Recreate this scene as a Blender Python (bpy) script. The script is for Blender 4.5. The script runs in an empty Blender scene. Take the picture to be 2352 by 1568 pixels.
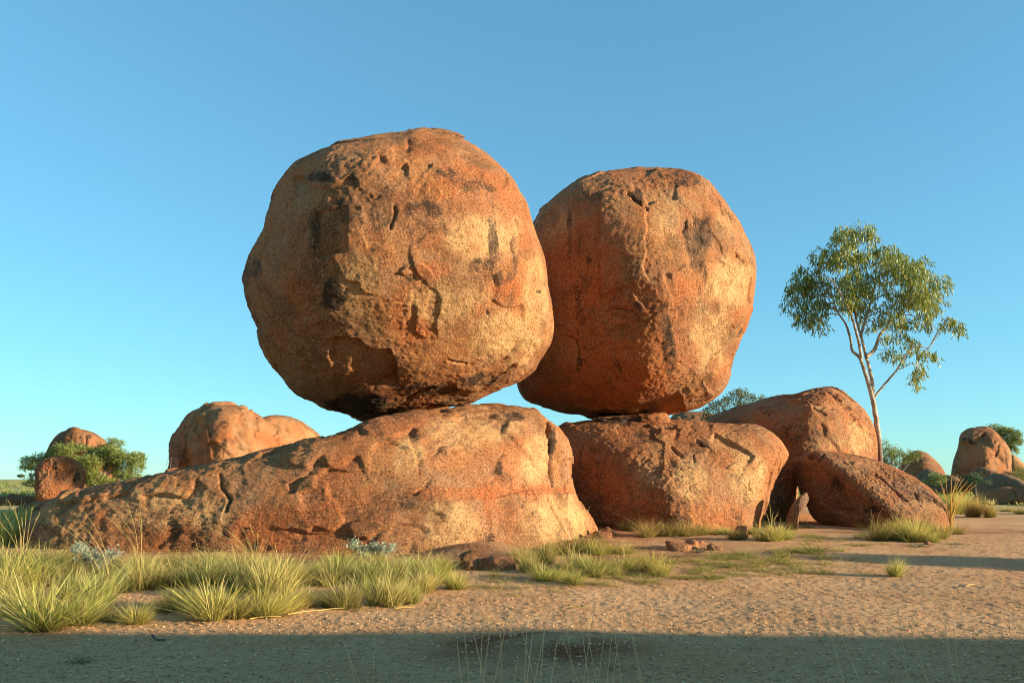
import bpy, bmesh, math, random
import numpy as np
from concurrent.futures import ThreadPoolExecutor
from mathutils import Vector

# ------------------------------------------------------------------ camera, light, exposure
scene = bpy.context.scene
R = math.radians
CAM_H = 1.35
LENS = 28.0
F = 2352 * LENS / 36.0            # focal length in pixels of a 2352-wide picture
CX, CY, HORIZON = 1176.0, 784.0, 1100.0
PITCH = math.atan((HORIZON - CY) / F)
cam_d = bpy.data.cameras.new('camera'); cam = bpy.data.objects.new('camera', cam_d)
scene.collection.objects.link(cam)
cam.location = (0, 0, CAM_H); cam.rotation_euler = (math.pi / 2 + PITCH, 0, 0)
cam_d.lens = LENS; cam_d.sensor_width = 36; cam_d.clip_start = 0.05; cam_d.clip_end = 20000
cam_d.dof.use_dof = True; cam_d.dof.focus_distance = 16.0; cam_d.dof.aperture_fstop = 8.0
scene.camera = cam

SUN_AZ, SUN_EL = 73.0, 10.0        # azimuth from straight behind the camera towards the right
S = Vector((math.sin(R(SUN_AZ)) * math.cos(R(SUN_EL)), -math.cos(R(SUN_AZ)) * math.cos(R(SUN_EL)), math.sin(R(SUN_EL))))
sun_d = bpy.data.lights.new('sun', 'SUN'); sun = bpy.data.objects.new('sun', sun_d)
scene.collection.objects.link(sun)
sun_d.energy = 4.4; sun_d.angle = R(0.53); sun_d.color = (1.0, 0.86, 0.62)
sun.rotation_euler = (-S).to_track_quat('-Z', 'Y').to_euler(); sun.location = (20, -10, 12)

world = bpy.data.worlds.new('World'); scene.world = world; world.use_nodes = True
wn = world.node_tree; wn.nodes.clear()
sky = wn.nodes.new('ShaderNodeTexSky'); sky.sky_type = 'NISHITA'; sky.sun_disc = False
sky.sun_elevation = R(SUN_EL); sky.sun_rotation = math.atan2(S.x, S.y)
sky.altitude = 400; sky.air_density = 1.0; sky.dust_density = 0.0; sky.ozone_density = 3.6
bg = wn.nodes.new('ShaderNodeBackground'); bg.inputs['Strength'].default_value = 0.143
wo = wn.nodes.new('ShaderNodeOutputWorld')
tint = wn.nodes.new('ShaderNodeMix'); tint.data_type = 'RGBA'; tint.blend_type = 'MULTIPLY'     # even white balance of the whole sky
tint.inputs[0].default_value = 1.0; tint.inputs[7].default_value = (0.48, 1.17, 1.27, 1)
wn.links.new(sky.outputs['Color'], tint.inputs[6]); gam = wn.nodes.new('ShaderNodeGamma'); gam.inputs[1].default_value = 0.62
wn.links.new(tint.outputs[2], gam.inputs[0]); wn.links.new(gam.outputs[0], bg.inputs['Color']); wn.links.new(bg.outputs[0], wo.inputs[0])
vs = scene.view_settings
vs.view_transform = 'Standard'; vs.look = 'None'; vs.gamma = 1.0; vs.use_curve_mapping = False
vs.exposure = 1.35
scene.cycles.filter_width = 1.0

# ------------------------------------------------------------------ pixel <-> world
cp, sp = math.cos(PITCH), math.sin(PITCH)
def ray(px, py):
    xc = (np.asarray(px, float) - CX) / F; yc = -(np.asarray(py, float) - CY) / F
    return np.stack([xc, cp - yc * sp, sp + yc * cp], -1)
def at(px, py, Y):
    d = ray(px, py); d = d * (Y / d[..., 1:2])
    d[..., 2] += CAM_H
    return d
def project(P):
    q = P - np.array([0, 0, CAM_H])
    z = q[..., 1] * cp + q[..., 2] * sp; y = -q[..., 1] * sp + q[..., 2] * cp
    return np.stack([CX + F * q[..., 0] / z, CY - F * y / z], -1)

# ------------------------------------------------------------------ noise
_rng = np.random.RandomState(7)
PERM = np.concatenate([_rng.permutation(256)] * 3)
GRAD = _rng.normal(size=(256, 3)); GRAD /= np.linalg.norm(GRAD, axis=1)[:, None]
GRAD = GRAD.astype(np.float32)
_LAT = GRAD[PERM[PERM[PERM[np.arange(64)][:, None] + np.arange(64)[None, :]][:, :, None] + np.arange(64)[None, None, :]]].reshape(-1, 3)
_GX, _GY, _GZ = (np.ascontiguousarray(_LAT[:, k]) for k in range(3))
_POOL = ThreadPoolExecutor(4)
def _perlin(p, out):
    p = p.astype(np.float32) if p.dtype != np.float32 else p
    fl = np.floor(p); f = p - fl; i = fl.astype(np.int32) & 63
    j = (i + 1) & 63
    u = f * f * f * (f * (f * 6 - 15) + 10)
    X = (i[:, 0] * 4096, j[:, 0] * 4096); Y = (i[:, 1] * 64, j[:, 1] * 64); Z = (i[:, 2], j[:, 2])
    fx = (f[:, 0], f[:, 0] - 1); fy = (f[:, 1], f[:, 1] - 1); fz = (f[:, 2], f[:, 2] - 1)
    ux, uy, uz = u[:, 0], u[:, 1], u[:, 2]
    def g(a, b, c):
        h = X[a] + Y[b] + Z[c]
        return _GX[h] * fx[a] + _GY[h] * fy[b] + _GZ[h] * fz[c]
    def lz(a, b):
        q = g(a, b, 0); return q + uz * (g(a, b, 1) - q)
    def ly(a):
        q = lz(a, 0); return q + uy * (lz(a, 1) - q)
    q = ly(0)
    out[:] = 1.5 * (q + ux * (ly(1) - q))
def perlin(p):
    n = len(p); out = np.empty(n, np.float32); st = 8192
    if n <= st: _perlin(p, out); return out.astype(float)
    list(_POOL.map(lambda a: _perlin(p[a:a + st], out[a:a + st]), range(0, n, st)))
    return out.astype(float)
def fbm(p, o=4, g=0.5, l=2.03):
    r = 0; a = 1.0
    for k in range(o):
        r = r + a * perlin(p + 17.3 * k); p = p * l; a *= g
    return r
def ss(a, b, x):
    t = np.clip((x - a) / (b - a), 0, 1); return t * t * (3 - 2 * t)

# ------------------------------------------------------------------ terrain height
def ground_z(x, y, fine=True):
    x = np.atleast_1d(np.asarray(x, float)); y = np.atleast_1d(np.asarray(y, float))
    z = 0.25 * ss(8, 17, y) * ss(-40, -5, y)
    d = np.hypot(x, y)
    p = np.stack([x, y, np.zeros_like(x)], -1)
    z = z + 0.05 * perlin(p * 0.35 + 3.1) * ss(2, 6, d) * (1 - ss(25, 60, d))
    z = z + 0.25 * perlin(p * 0.03 + 9.7) * ss(45, 120, d)
    z = z + 0.085 * np.exp(-((x - 0.33) / 0.42) ** 2 - ((y - 6.75) / 0.36) ** 2)      # dirt mound
    z = z + 0.035 * np.exp(-((x - 0.0) / 0.4) ** 2 - ((y - 6.6) / 0.3) ** 2)
    z = z + 0.20 * np.exp(-((x + 0.45) / 0.85) ** 2 - ((y - 13.0) / 0.8) ** 2)      # soil heaped at the rock's foot
    if fine:
        z = z + 0.010 * fbm(p * 2.3, 4) * (1 - ss(12, 40, d))
    return z
def gz(x, y): return float(ground_z(x, y)[0])
def on_ground(px, py):
    d = ray(px, py); t = 3.0
    if d[2] >= -1e-4: return None
    for k in range(60):
        P = d * t; z = gz(P[0], P[1])
        t += 0.7 * ((P[2] + CAM_H) - z) / -d[2]
    P = d * t
    return np.array([P[0], P[1], gz(P[0], P[1])])

# ------------------------------------------------------------------ materials
def new_mat(name):
    m = bpy.data.materials.new(name); m.use_nodes = True
    nt = m.node_tree; nt.nodes.clear()
    return m, nt, nt.nodes, nt.links
def N(nodes, t, **kw):
    n = nodes.new(t)
    for k, v in kw.items():
        if k in n.inputs: n.inputs[k].default_value = v
        else: setattr(n, k, v)
    return n
def noise(nt, co, scale, detail=4, rough=0.55, dist=0.0):
    n = N(nt.nodes, 'ShaderNodeTexNoise'); n.inputs['Scale'].default_value = scale
    n.inputs['Detail'].default_value = detail; n.inputs['Roughness'].default_value = rough
    n.inputs['Distortion'].default_value = dist
    nt.links.new(co, n.inputs['Vector']); return n.outputs['Fac']
def ramp(nt, fac, stops):
    n = nt.nodes.new('ShaderNodeValToRGB'); e = n.color_ramp.elements
    while len(e) < len(stops): e.new(0.5)
    for el, (p, c) in zip(e, stops):
        el.position = p; el.color = (*c, 1) if len(c) == 3 else c
    nt.links.new(fac, n.inputs['Fac']); return n.outputs['Color']
def rng_map(nt, fac, a, b, c=0.0, d=1.0):
    n = nt.nodes.new('ShaderNodeMapRange'); n.interpolation_type = 'SMOOTHSTEP'
    for k, v in zip(('From Min', 'From Max', 'To Min', 'To Max'), (a, b, c, d)): n.inputs[k].default_value = v
    nt.links.new(fac, n.inputs['Value']); return n.outputs['Result']
def mixc(nt, fac, a, b, mode='MIX'):
    n = nt.nodes.new('ShaderNodeMix'); n.data_type = 'RGBA'; n.blend_type = mode
    for sock, v in ((n.inputs[0], fac), (n.inputs[6], a), (n.inputs[7], b)):
        if isinstance(v, (int, float)): sock.default_value = v
        elif isinstance(v, tuple): sock.default_value = (*v, 1)
        else: nt.links.new(v, sock)
    return n.outputs[2]
def math_n(nt, op, a, b=None):
    n = nt.nodes.new('ShaderNodeMath'); n.operation = op
    for s, v in zip(n.inputs, (a, b)):
        if v is None: continue
        if isinstance(v, (int, float)): s.default_value = v
        else: nt.links.new(v, s)
    return n.outputs[0]

def rock_material(name, base=(0.43, 0.168, 0.058), pale=(0.63, 0.365, 0.15), rust=(0.40, 0.100, 0.026), grey=(0.37, 0.182, 0.085)):
    m, nt, nodes, links = new_mat(name)
    geo = nodes.new('ShaderNodeNewGeometry'); co = geo.outputs['Position']
    att = N(nodes, 'ShaderNodeAttribute', attribute_name='tone')
    sep = nodes.new('ShaderNodeSeparateColor'); links.new(att.outputs['Color'], sep.inputs[0])
    stain_shade, rust_glow, paly = sep.outputs[0], sep.outputs[1], sep.outputs[2]
    n1 = noise(nt, co, 0.9, 6, 0.6, 0.3); n2 = noise(nt, co, 3.1, 5, 0.65); n3 = noise(nt, co, 28, 3, 0.7)
    n4 = noise(nt, co, 0.45, 4, 0.6, 0.5); n5 = noise(nt, co, 75, 2, 0.6)
    col = mixc(nt, rng_map(nt, n1, 0.40, 0.62), base, grey)
    col = mixc(nt, rng_map(nt, n4, 0.50, 0.68, 0, 0.65), col, rust)
    col = mixc(nt, math_n(nt, 'MULTIPLY', rust_glow, 0.85), col, rust)
    col = mixc(nt, math_n(nt, 'MULTIPLY', paly, rng_map(nt, n2, 0.30, 0.62, 0.25, 1.0)), col, pale)
    # granite grain: dark and light specks
    col = mixc(nt, rng_map(nt, n3, 0.50, 0.66, 0, 0.75), col, (0.070, 0.028, 0.012))
    col = mixc(nt, rng_map(nt, n3, 0.47, 0.30, 0, 0.7), col, (0.52, 0.33, 0.15))
    col = mixc(nt, rng_map(nt, n5, 0.55, 0.75, 0, 0.40), col, (0.09, 0.05, 0.03))
    # weather staining, plus shade painted at the neck and darker crack lines
    st = math_n(nt, 'ADD', stain_shade, math_n(nt, 'MULTIPLY', math_n(nt, 'SUBTRACT', n2, 0.5), 1.6))
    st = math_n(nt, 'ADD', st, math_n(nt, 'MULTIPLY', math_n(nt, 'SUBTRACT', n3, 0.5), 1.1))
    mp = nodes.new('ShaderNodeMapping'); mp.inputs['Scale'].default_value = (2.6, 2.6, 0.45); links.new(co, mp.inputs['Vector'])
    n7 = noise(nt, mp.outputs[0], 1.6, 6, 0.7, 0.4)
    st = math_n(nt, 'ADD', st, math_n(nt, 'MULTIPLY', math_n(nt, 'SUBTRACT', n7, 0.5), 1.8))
    st = math_n(nt, 'MULTIPLY', rng_map(nt, st, 0.22, 1.0), rng_map(nt, stain_shade, 0.02, 0.3))
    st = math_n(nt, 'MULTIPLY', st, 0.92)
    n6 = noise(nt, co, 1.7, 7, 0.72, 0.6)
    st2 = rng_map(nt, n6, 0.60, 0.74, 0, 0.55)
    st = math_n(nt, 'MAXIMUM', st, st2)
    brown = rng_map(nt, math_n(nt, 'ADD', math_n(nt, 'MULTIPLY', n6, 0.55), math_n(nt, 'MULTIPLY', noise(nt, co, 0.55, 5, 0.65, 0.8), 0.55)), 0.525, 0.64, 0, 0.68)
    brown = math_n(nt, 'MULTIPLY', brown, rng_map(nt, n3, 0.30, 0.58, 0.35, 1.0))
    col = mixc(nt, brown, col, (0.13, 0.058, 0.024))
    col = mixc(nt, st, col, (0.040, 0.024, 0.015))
    bsdf = N(nodes, 'ShaderNodeBsdfPrincipled'); bsdf.inputs['Roughness'].default_value = 0.85
    bsdf.inputs['Specular IOR Level'].default_value = 0.2
    links.new(col, bsdf.inputs['Base Color'])
    b1 = nodes.new('ShaderNodeBump'); b1.inputs['Strength'].default_value = 1.0; b1.inputs['Distance'].default_value = 0.045
    nb = noise(nt, co, 22, 5, 0.75)
    links.new(nb, b1.inputs['Height'])
    links.new(b1.outputs[0], bsdf.inputs['Normal'])
    o = nodes.new('ShaderNodeOutputMaterial'); links.new(bsdf.outputs[0], o.inputs[0])
    return m
M_ROCK = rock_material('granite')
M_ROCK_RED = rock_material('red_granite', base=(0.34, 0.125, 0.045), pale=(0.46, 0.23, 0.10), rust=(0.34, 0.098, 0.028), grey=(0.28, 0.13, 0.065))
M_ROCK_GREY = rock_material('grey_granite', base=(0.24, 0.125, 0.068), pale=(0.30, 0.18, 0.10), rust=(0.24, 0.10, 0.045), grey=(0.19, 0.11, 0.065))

def ground_material():
    m, nt, nodes, links = new_mat('red_gravel_soil')
    geo = nodes.new('ShaderNodeNewGeometry'); co = geo.outputs['Position']
    att = N(nodes, 'ShaderNodeAttribute', attribute_name='tone')
    sep = nodes.new('ShaderNodeSeparateColor'); links.new(att.outputs['Color'], sep.inputs[0])
    n1 = noise(nt, co, 0.6, 5, 0.6); n2 = noise(nt, co, 9, 5, 0.7); n3 = noise(nt, co, 60, 3, 0.7)
    col = mixc(nt, rng_map(nt, n1, 0.35, 0.65), (0.66, 0.34, 0.15), (0.72, 0.41, 0.20))
    col = mixc(nt, rng_map(nt, n2, 0.50, 0.70, 0, 0.6), col, (0.34, 0.15, 0.065))
    col = mixc(nt, rng_map(nt, n3, 0.52, 0.68, 0, 0.7), col, (0.22, 0.115, 0.06))
    col = mixc(nt, rng_map(nt, n3, 0.45, 0.30, 0, 0.6), col, (0.64, 0.43, 0.25))
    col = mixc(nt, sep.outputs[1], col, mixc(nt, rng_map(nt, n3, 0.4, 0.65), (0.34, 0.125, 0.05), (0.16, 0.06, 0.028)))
    n5 = noise(nt, co, 0.09, 6, 0.65); n6 = noise(nt, co, 0.9, 5, 0.7)
    far = mixc(nt, rng_map(nt, n6, 0.38, 0.62), (0.46, 0.40, 0.16), (0.20, 0.22, 0.07))
    far = mixc(nt, rng_map(nt, n5, 0.45, 0.6, 0, 0.7), far, (0.58, 0.44, 0.2))
    col = mixc(nt, sep.outputs[2], col, far)
    bsdf = N(nodes, 'ShaderNodeBsdfPrincipled'); bsdf.inputs['Roughness'].default_value = 0.95
    bsdf.inputs['Specular IOR Level'].default_value = 0.1
    links.new(col, bsdf.inputs['Base Color'])
    b1 = nodes.new('ShaderNodeBump'); b1.inputs['Strength'].default_value = 1.0; b1.inputs['Distance'].default_value = 0.03
    nb = noise(nt, co, 32, 5, 0.8); links.new(nb, b1.inputs['Height'])
    links.new(b1.outputs[0], bsdf.inputs['Normal'])
    o = nodes.new('ShaderNodeOutputMaterial'); links.new(bsdf.outputs[0], o.inputs[0])
    return m
M_GROUND = ground_material()

def leaf_material(name, trans=0.35, rough=0.5, vary=((0.0, (1, 1, 1)), (1.0, (1, 1, 1)))):
    m, nt, nodes, links = new_mat(name)
    att = N(nodes, 'ShaderNodeAttribute', attribute_name='tint')
    d = N(nodes, 'ShaderNodeBsdfPrincipled'); d.inputs['Roughness'].default_value = rough
    d.inputs['Specular IOR Level'].default_value = 0.3
    t = nodes.new('ShaderNodeBsdfTranslucent'); mx = nodes.new('ShaderNodeMixShader'); mx.inputs[0].default_value = trans
    oi = nodes.new('ShaderNodeObjectInfo')
    colr = mixc(nt, 1.0, att.outputs['Color'], ramp(nt, oi.outputs['Random'], vary), 'MULTIPLY')
    links.new(colr, d.inputs['Base Color']); links.new(colr, t.inputs['Color'])
    links.new(d.outputs[0], mx.inputs[1]); links.new(t.outputs[0], mx.inputs[2])
    o = nodes.new('ShaderNodeOutputMaterial'); links.new(mx.outputs[0], o.inputs[0])
    return m
M_GRASS = leaf_material('grass_blades', 0.5, 0.6, ((0.0, (0.85, 0.84, 0.7)), (0.35, (1.25, 1.15, 0.95)), (0.65, (0.95, 1.02, 0.8)), (1.0, (1.35, 1.2, 1.05))))
M_LEAF = leaf_material('tree_leaves', 0.25, 0.45)

def bark_material(name, c1, c2, scale=6.0, dark_foot=None):
    m, nt, nodes, links = new_mat(name)
    geo = nodes.new('ShaderNodeNewGeometry'); co = geo.outputs['Position']
    col = mixc(nt, rng_map(nt, noise(nt, co, scale, 5, 0.65), 0.38, 0.66), c1, c2)
    col = mixc(nt, rng_map(nt, noise(nt, co, scale * 6, 3, 0.6), 0.58, 0.72, 0, 0.6), col, tuple(v * 0.35 for v in c2))
    if dark_foot:
        sx = nodes.new('ShaderNodeSeparateXYZ'); links.new(co, sx.inputs[0])
        w = math_n(nt, 'ADD', sx.outputs[2], noise(nt, co, 3, 4, 0.6))
        col = mixc(nt, rng_map(nt, w, dark_foot, dark_foot + 0.35, 0.9, 0), col, (0.12, 0.05, 0.03))
    bsdf = N(nodes, 'ShaderNodeBsdfPrincipled'); bsdf.inputs['Roughness'].default_value = 0.8
    links.new(col, bsdf.inputs['Base Color'])
    b1 = nodes.new('ShaderNodeBump'); b1.inputs['Strength'].default_value = 0.5; b1.inputs['Distance'].default_value = 0.02
    links.new(noise(nt, co, scale * 4, 4, 0.6), b1.inputs['Height']); links.new(b1.outputs[0], bsdf.inputs['Normal'])
    o = nodes.new('ShaderNodeOutputMaterial'); links.new(bsdf.outputs[0], o.inputs[0])
    return m
M_GUM = bark_material('gum_bark', (0.44, 0.35, 0.23), (0.26, 0.175, 0.105), 5.0, dark_foot=2.9)
M_BARK = bark_material('grey_bark', (0.20, 0.15, 0.11), (0.10, 0.07, 0.05), 8.0)
M_TWIG = bark_material('dead_wood', (0.12, 0.09, 0.07), (0.05, 0.035, 0.03), 20.0)

# ------------------------------------------------------------------ object helpers
COL = scene.collection
def mesh_np(name, V, Fc, mat, smooth=True, attrs=None):
    V = np.ascontiguousarray(V, np.float32); Fc = np.ascontiguousarray(Fc, np.int32)
    me = bpy.data.meshes.new(name)
    k = Fc.shape[1]
    me.vertices.add(len(V)); me.vertices.foreach_set('co', V.ravel())
    me.loops.add(Fc.size); me.loops.foreach_set('vertex_index', Fc.ravel())
    me.polygons.add(len(Fc)); me.polygons.foreach_set('loop_start', np.arange(0, Fc.size, k, dtype=np.int32))
    me.update(calc_edges=True)
    me.polygons.foreach_set('use_smooth', np.full(len(Fc), smooth, bool))
    for nm, arr in (attrs or {}).items():
        a = me.attributes.new(nm, 'FLOAT_COLOR', 'POINT')
        c = np.ones((len(V), 4), np.float32); c[:, :3] = arr
        a.data.foreach_set('color', c.ravel())
    me.materials.append(mat); me.validate(clean_customdata=False)
    return me
def link(name, me, parent=None, loc=(0, 0, 0)):
    o = bpy.data.objects.new(name, me); COL.objects.link(o); o.location = loc
    if parent: o.parent = parent
    return o
def tag(o, label, cat, group=None, kind=None):
    if label: o['label'] = label
    if cat: o['category'] = cat
    if group: o['group'] = group
    if kind: o['kind'] = kind
    return o
def thing(name, label, cat, loc, group=None):
    o = bpy.data.objects.new(name, None); COL.objects.link(o); o.location = loc
    o.empty_display_size = 0.1
    return tag(o, label, cat, group)
def normals(V, T):
    a, b, c = V[T[:, 0]], V[T[:, 1]], V[T[:, 2]]
    n = np.cross(b - a, c - a); out = np.zeros_like(V)
    for k in range(3):
        for j in range(3):
            out[:, k] += np.bincount(T[:, j], n[:, k], len(V))
    return out / (np.linalg.norm(out, axis=1)[:, None] + 1e-12)

# ------------------------------------------------------------------ ground
def build_ground():
    na = 760
    ang = np.concatenate([np.linspace(-42, 42, na), np.linspace(42, 318, 140)[1:-1]]) * math.pi / 180
    rad = np.concatenate([[0.3, 1.5, 3.0], np.geomspace(4.0, 30, 470), np.geomspace(30, 9000, 170)[1:]])
    A, Rr = np.meshgrid(ang, rad)
    X = np.sin(A) * Rr; Y = np.cos(A) * Rr
    x, y = X.ravel(), Y.ravel()
    z = ground_z(x, y)
    V = np.stack([x, y, z], -1); d = np.hypot(x, y)
    p = np.stack([x, y, np.zeros_like(x)], -1)
    sel = (d < 30)
    q = p[sel]; w = (1 - ss(14, 30, d[sel]))
    V[sel, 2] += w * (0.007 * fbm(q * 13.0, 3, 0.7) + 0.006 * np.clip(fbm(q * 8.5 + 40, 2) - 0.25, 0, 1))
    m, n = len(rad), len(ang)
    idx = np.arange(m * n).reshape(m, n)
    nxt = np.roll(idx, -1, axis=1)
    Fq = np.stack([idx[:-1], nxt[:-1], nxt[1:], idx[1:]], -1).reshape(-1, 4)[:, ::-1]
    tone = np.zeros((len(V), 3))
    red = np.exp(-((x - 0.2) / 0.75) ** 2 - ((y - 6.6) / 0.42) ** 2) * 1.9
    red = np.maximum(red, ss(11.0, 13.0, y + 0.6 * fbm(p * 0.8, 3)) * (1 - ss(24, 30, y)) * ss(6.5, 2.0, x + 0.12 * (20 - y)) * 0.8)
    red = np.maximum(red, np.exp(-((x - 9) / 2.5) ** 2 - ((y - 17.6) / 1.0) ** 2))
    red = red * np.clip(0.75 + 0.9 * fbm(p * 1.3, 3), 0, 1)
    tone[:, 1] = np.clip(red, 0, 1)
    tone[:, 2] = np.clip(ss(30, 48, d + 6 * fbm(p * 0.1, 2)), 0, 1)
    me = mesh_np('ground', V, Fq, M_GROUND, True, {'tone': tone})
    o = link('ground', me); o['kind'] = 'structure'; o['label'] = 'flat red gravel ground with low tufts reaching the horizon'
    return o
build_ground()

# ------------------------------------------------------------------ rocks
_ICO = {}
def ico(n):
    if n not in _ICO:
        bm = bmesh.new(); bmesh.ops.create_icosphere(bm, subdivisions=n, radius=1.0)
        me = bpy.data.meshes.new('tmp'); bm.to_mesh(me); bm.free()
        V = np.empty(len(me.vertices) * 3, np.float32); me.vertices.foreach_get('co', V)
        T = np.empty(len(me.polygons) * 3, np.int32); me.loops.foreach_get('vertex_index', T)
        bpy.data.meshes.remove(me)
        _ICO[n] = (V.reshape(-1, 3).astype(float), T.reshape(-1, 3))
    return _ICO[n]

def smooth_poly(P, k=8):
    P = np.asarray(P, float); n = len(P); out = []
    for i in range(n):
        p0, p1, p2, p3 = P[i - 1], P[i], P[(i + 1) % n], P[(i + 2) % n]
        for t in np.arange(k) / k:
            out.append(0.5 * ((2 * p1) + (p2 - p0) * t + (2 * p0 - 5 * p1 + 4 * p2 - p3) * t * t + (3 * p1 - p0 - 3 * p2 + p3) * t ** 3))
    return np.array(out)

def seg_dist(P, poly):
    """signed distance (positive on the right-hand side of travel on screen), overrun past the ends"""
    best = np.full(len(P), 1e9); sgn = np.zeros(len(P)); over = np.zeros(len(P))
    m = len(poly)
    for i in range(m - 1):
        a, b = np.array(poly[i], float), np.array(poly[i + 1], float)
        d = b - a; L = np.hypot(*d) + 1e-9; d /= L
        q = P - a; t = q @ d; tc = np.clip(t, 0, L)
        r = q - tc[:, None] * d; ds = np.hypot(r[:, 0], r[:, 1])
        k = ds < best
        best[k] = ds[k]; sgn[k] = np.sign(d[0] * q[k, 1] - d[1] * q[k, 0])
        ov = np.zeros(len(P))
        if i == 0: ov = np.maximum(ov, -t)
        if i == m - 2: ov = np.maximum(ov, t - L)
        over[k] = ov[k]
    return best * sgn, over

def make_rock(name, outline, Y, planes, c=None, p=5.0, n=8, seed=0, mat=None, lump=0.03, rough=1.0, flakes=3, flake_h=0.05,
              feats=(), stain_shade_spots=(), rust=0.0, pale=0.0, rust_glow_spots=(), pale_spots=(), cracks=1.0, parent=None, fine=None, ground_dark=0.0):
    rs = np.random.RandomState(seed + 11); off = rs.uniform(-50, 50, 3)
    O = smooth_poly(outline)
    if c is None: c = ((O[:, 0].min() + O[:, 0].max()) / 2, (O[:, 1].min() + O[:, 1].max()) / 2)
    C = at(c[0], c[1], Y)
    v = C - np.array([0, 0, CAM_H]); dist = np.linalg.norm(v); v /= dist
    r = np.cross(v, [0, 0, 1.0]); r /= np.linalg.norm(r); u = np.cross(r, v)
    def to_plane(P):
        d = ray(P[:, 0], P[:, 1]); t = dist / (d @ v)
        q = d * t[:, None] - v * dist
        return np.stack([q @ r, q @ u], -1)
    ab = to_plane(O)
    th = np.arctan2(ab[:, 1], ab[:, 0]); rr = np.hypot(ab[:, 0], ab[:, 1])
    o = np.argsort(th); th, rr = th[o], rr[o]
    gth = np.linspace(-math.pi, math.pi, 721)
    Rg = np.interp(gth, np.concatenate([th - 2 * math.pi, th, th + 2 * math.pi]), np.tile(rr, 3))
    A = np.abs(ab[:, 0]).max(); B = np.abs(ab[:, 1]).max()
    pl = []
    for az, el, h in planes:
        az, el = R(az), R(el)
        pl.append((np.array([math.sin(az) * math.cos(el), math.sin(el), math.cos(az) * math.cos(el)]), h))
    Cd = 0.5 * (A + B) if not pl else np.mean([h for _, h in pl])
    s, T = ico(n)
    q = s * np.array([A, B, Cd]); d = q / np.linalg.norm(q, axis=1)[:, None]
    ang = np.arctan2(d[:, 1], d[:, 0]); flat = np.hypot(d[:, 0], d[:, 1])
    G = (flat / np.interp(ang, gth, Rg)) ** p
    for nrm, h in pl:
        G = G + np.maximum(0, d @ nrm / h) ** p
    L = d / (G ** (1 / p))[:, None]
    size = 0.5 * (A + B)
    # low lumps
    rad = L / (np.linalg.norm(L, axis=1)[:, None] + 1e-9)
    lf = lump * size * fbm(L / size * 1.3 + off, 3)
    L = L + rad * lf[:, None]
    # make the outline seen from the photograph's place agree with the traced one
    to = np.arctan2(-(O[:, 1] - c[1]), O[:, 0] - c[0]); ro = np.hypot(O[:, 0] - c[0], O[:, 1] - c[1])
    o2 = np.argsort(to); Rpx = np.interp(gth, np.concatenate([to[o2] - 2 * math.pi, to[o2], to[o2] + 2 * math.pi]), np.tile(ro[o2], 3))
    M = np.stack([r, u, -v])
    for it in range(3):
        Pj = project(C + L @ M)
        ta = np.arctan2(-(Pj[:, 1] - c[1]), Pj[:, 0] - c[0]); ra = np.hypot(Pj[:, 0] - c[0], Pj[:, 1] - c[1])
        nb = 480; bi = ((ta + math.pi) / (2 * math.pi) * nb).astype(int) % nb
        mx = np.zeros(nb); np.maximum.at(mx, bi, ra)
        ctr = -math.pi + (np.arange(nb) + 0.5) * 2 * math.pi / nb
        want = np.interp(ctr, gth, Rpx)
        k = np.where(mx > 0, want / np.maximum(mx, 1e-6), 1.0); k = np.clip(k, 0.6, 1.6)
        k = (np.roll(k, 1) + 2 * k + np.roll(k, -1)) / 4
        kk = np.interp(ta, np.concatenate([[ctr[-1] - 2 * math.pi], ctr, [ctr[0] + 2 * math.pi]]), np.concatenate([[k[-1]], k, [k[0]]]))
        L[:, :2] *= kk[:, None]
    V = C + L @ M
    nv = normals(V, T)
    w = V + off
    fs = 1.0 if fine is None else fine
    # exfoliation ledges
    disp = np.zeros(len(V))
    warp = 0.07 * np.stack([fbm(w * 2.1 * fs, 2), fbm(w * 2.1 * fs + 31, 2), fbm(w * 2.1 * fs + 57, 2)], -1) / fs
    for k in range(flakes):
        nn = fbm((w + warp) * (0.42 + 0.17 * k) * fs + 13.7 * k, 3, 0.45)
        t = rs.uniform(-0.12, 0.3)
        e = ss(-0.008, 0.008, nn - t)
        disp += flake_h * (e - 0.5) * ss(-0.1, 0.3, perlin(w * 0.6 * fs + 70 + k))
    # roughness, patchy
    rm = 0.25 + 0.75 * ss(-0.25, 0.25, fbm(w * 0.55 * fs + 5, 2))
    disp += rough * (0.016 * rm * fbm(w * 1.7 * fs, 3) + (0.006 + 0.016 * rm) * fbm(w * 5.0 * fs + 3, 4, 0.80))
    pit = fbm(w * 3.2 * fs + 91, 2)
    disp -= 0.03 * rough * np.clip(pit - 0.5, 0, 1)
    # natural cracks
    ck = np.abs(fbm((w + warp) * 0.5 * fs + 23, 3, 0.45)); cm = ss(0.05, 0.25, perlin(w * 0.45 * fs + 11))
    disp -= cracks * 0.035 * cm * (1 - ss(0.0, 0.009, ck))
    Pj = project(V)
    toC = np.array([0, 0, CAM_H]) - V; toC /= np.linalg.norm(toC, axis=1)[:, None]
    front = ss(0.0, 0.25, (nv * toC).sum(1))
    stain_shade = np.zeros(len(V)); ru = np.zeros(len(V)); pa = np.zeros(len(V))
    px = dist / F
    jit = 3.0 * np.stack([fbm(w * 3 * fs + 7, 2), fbm(w * 3 * fs + 77, 2)], -1)
    PJ = Pj + jit
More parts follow.
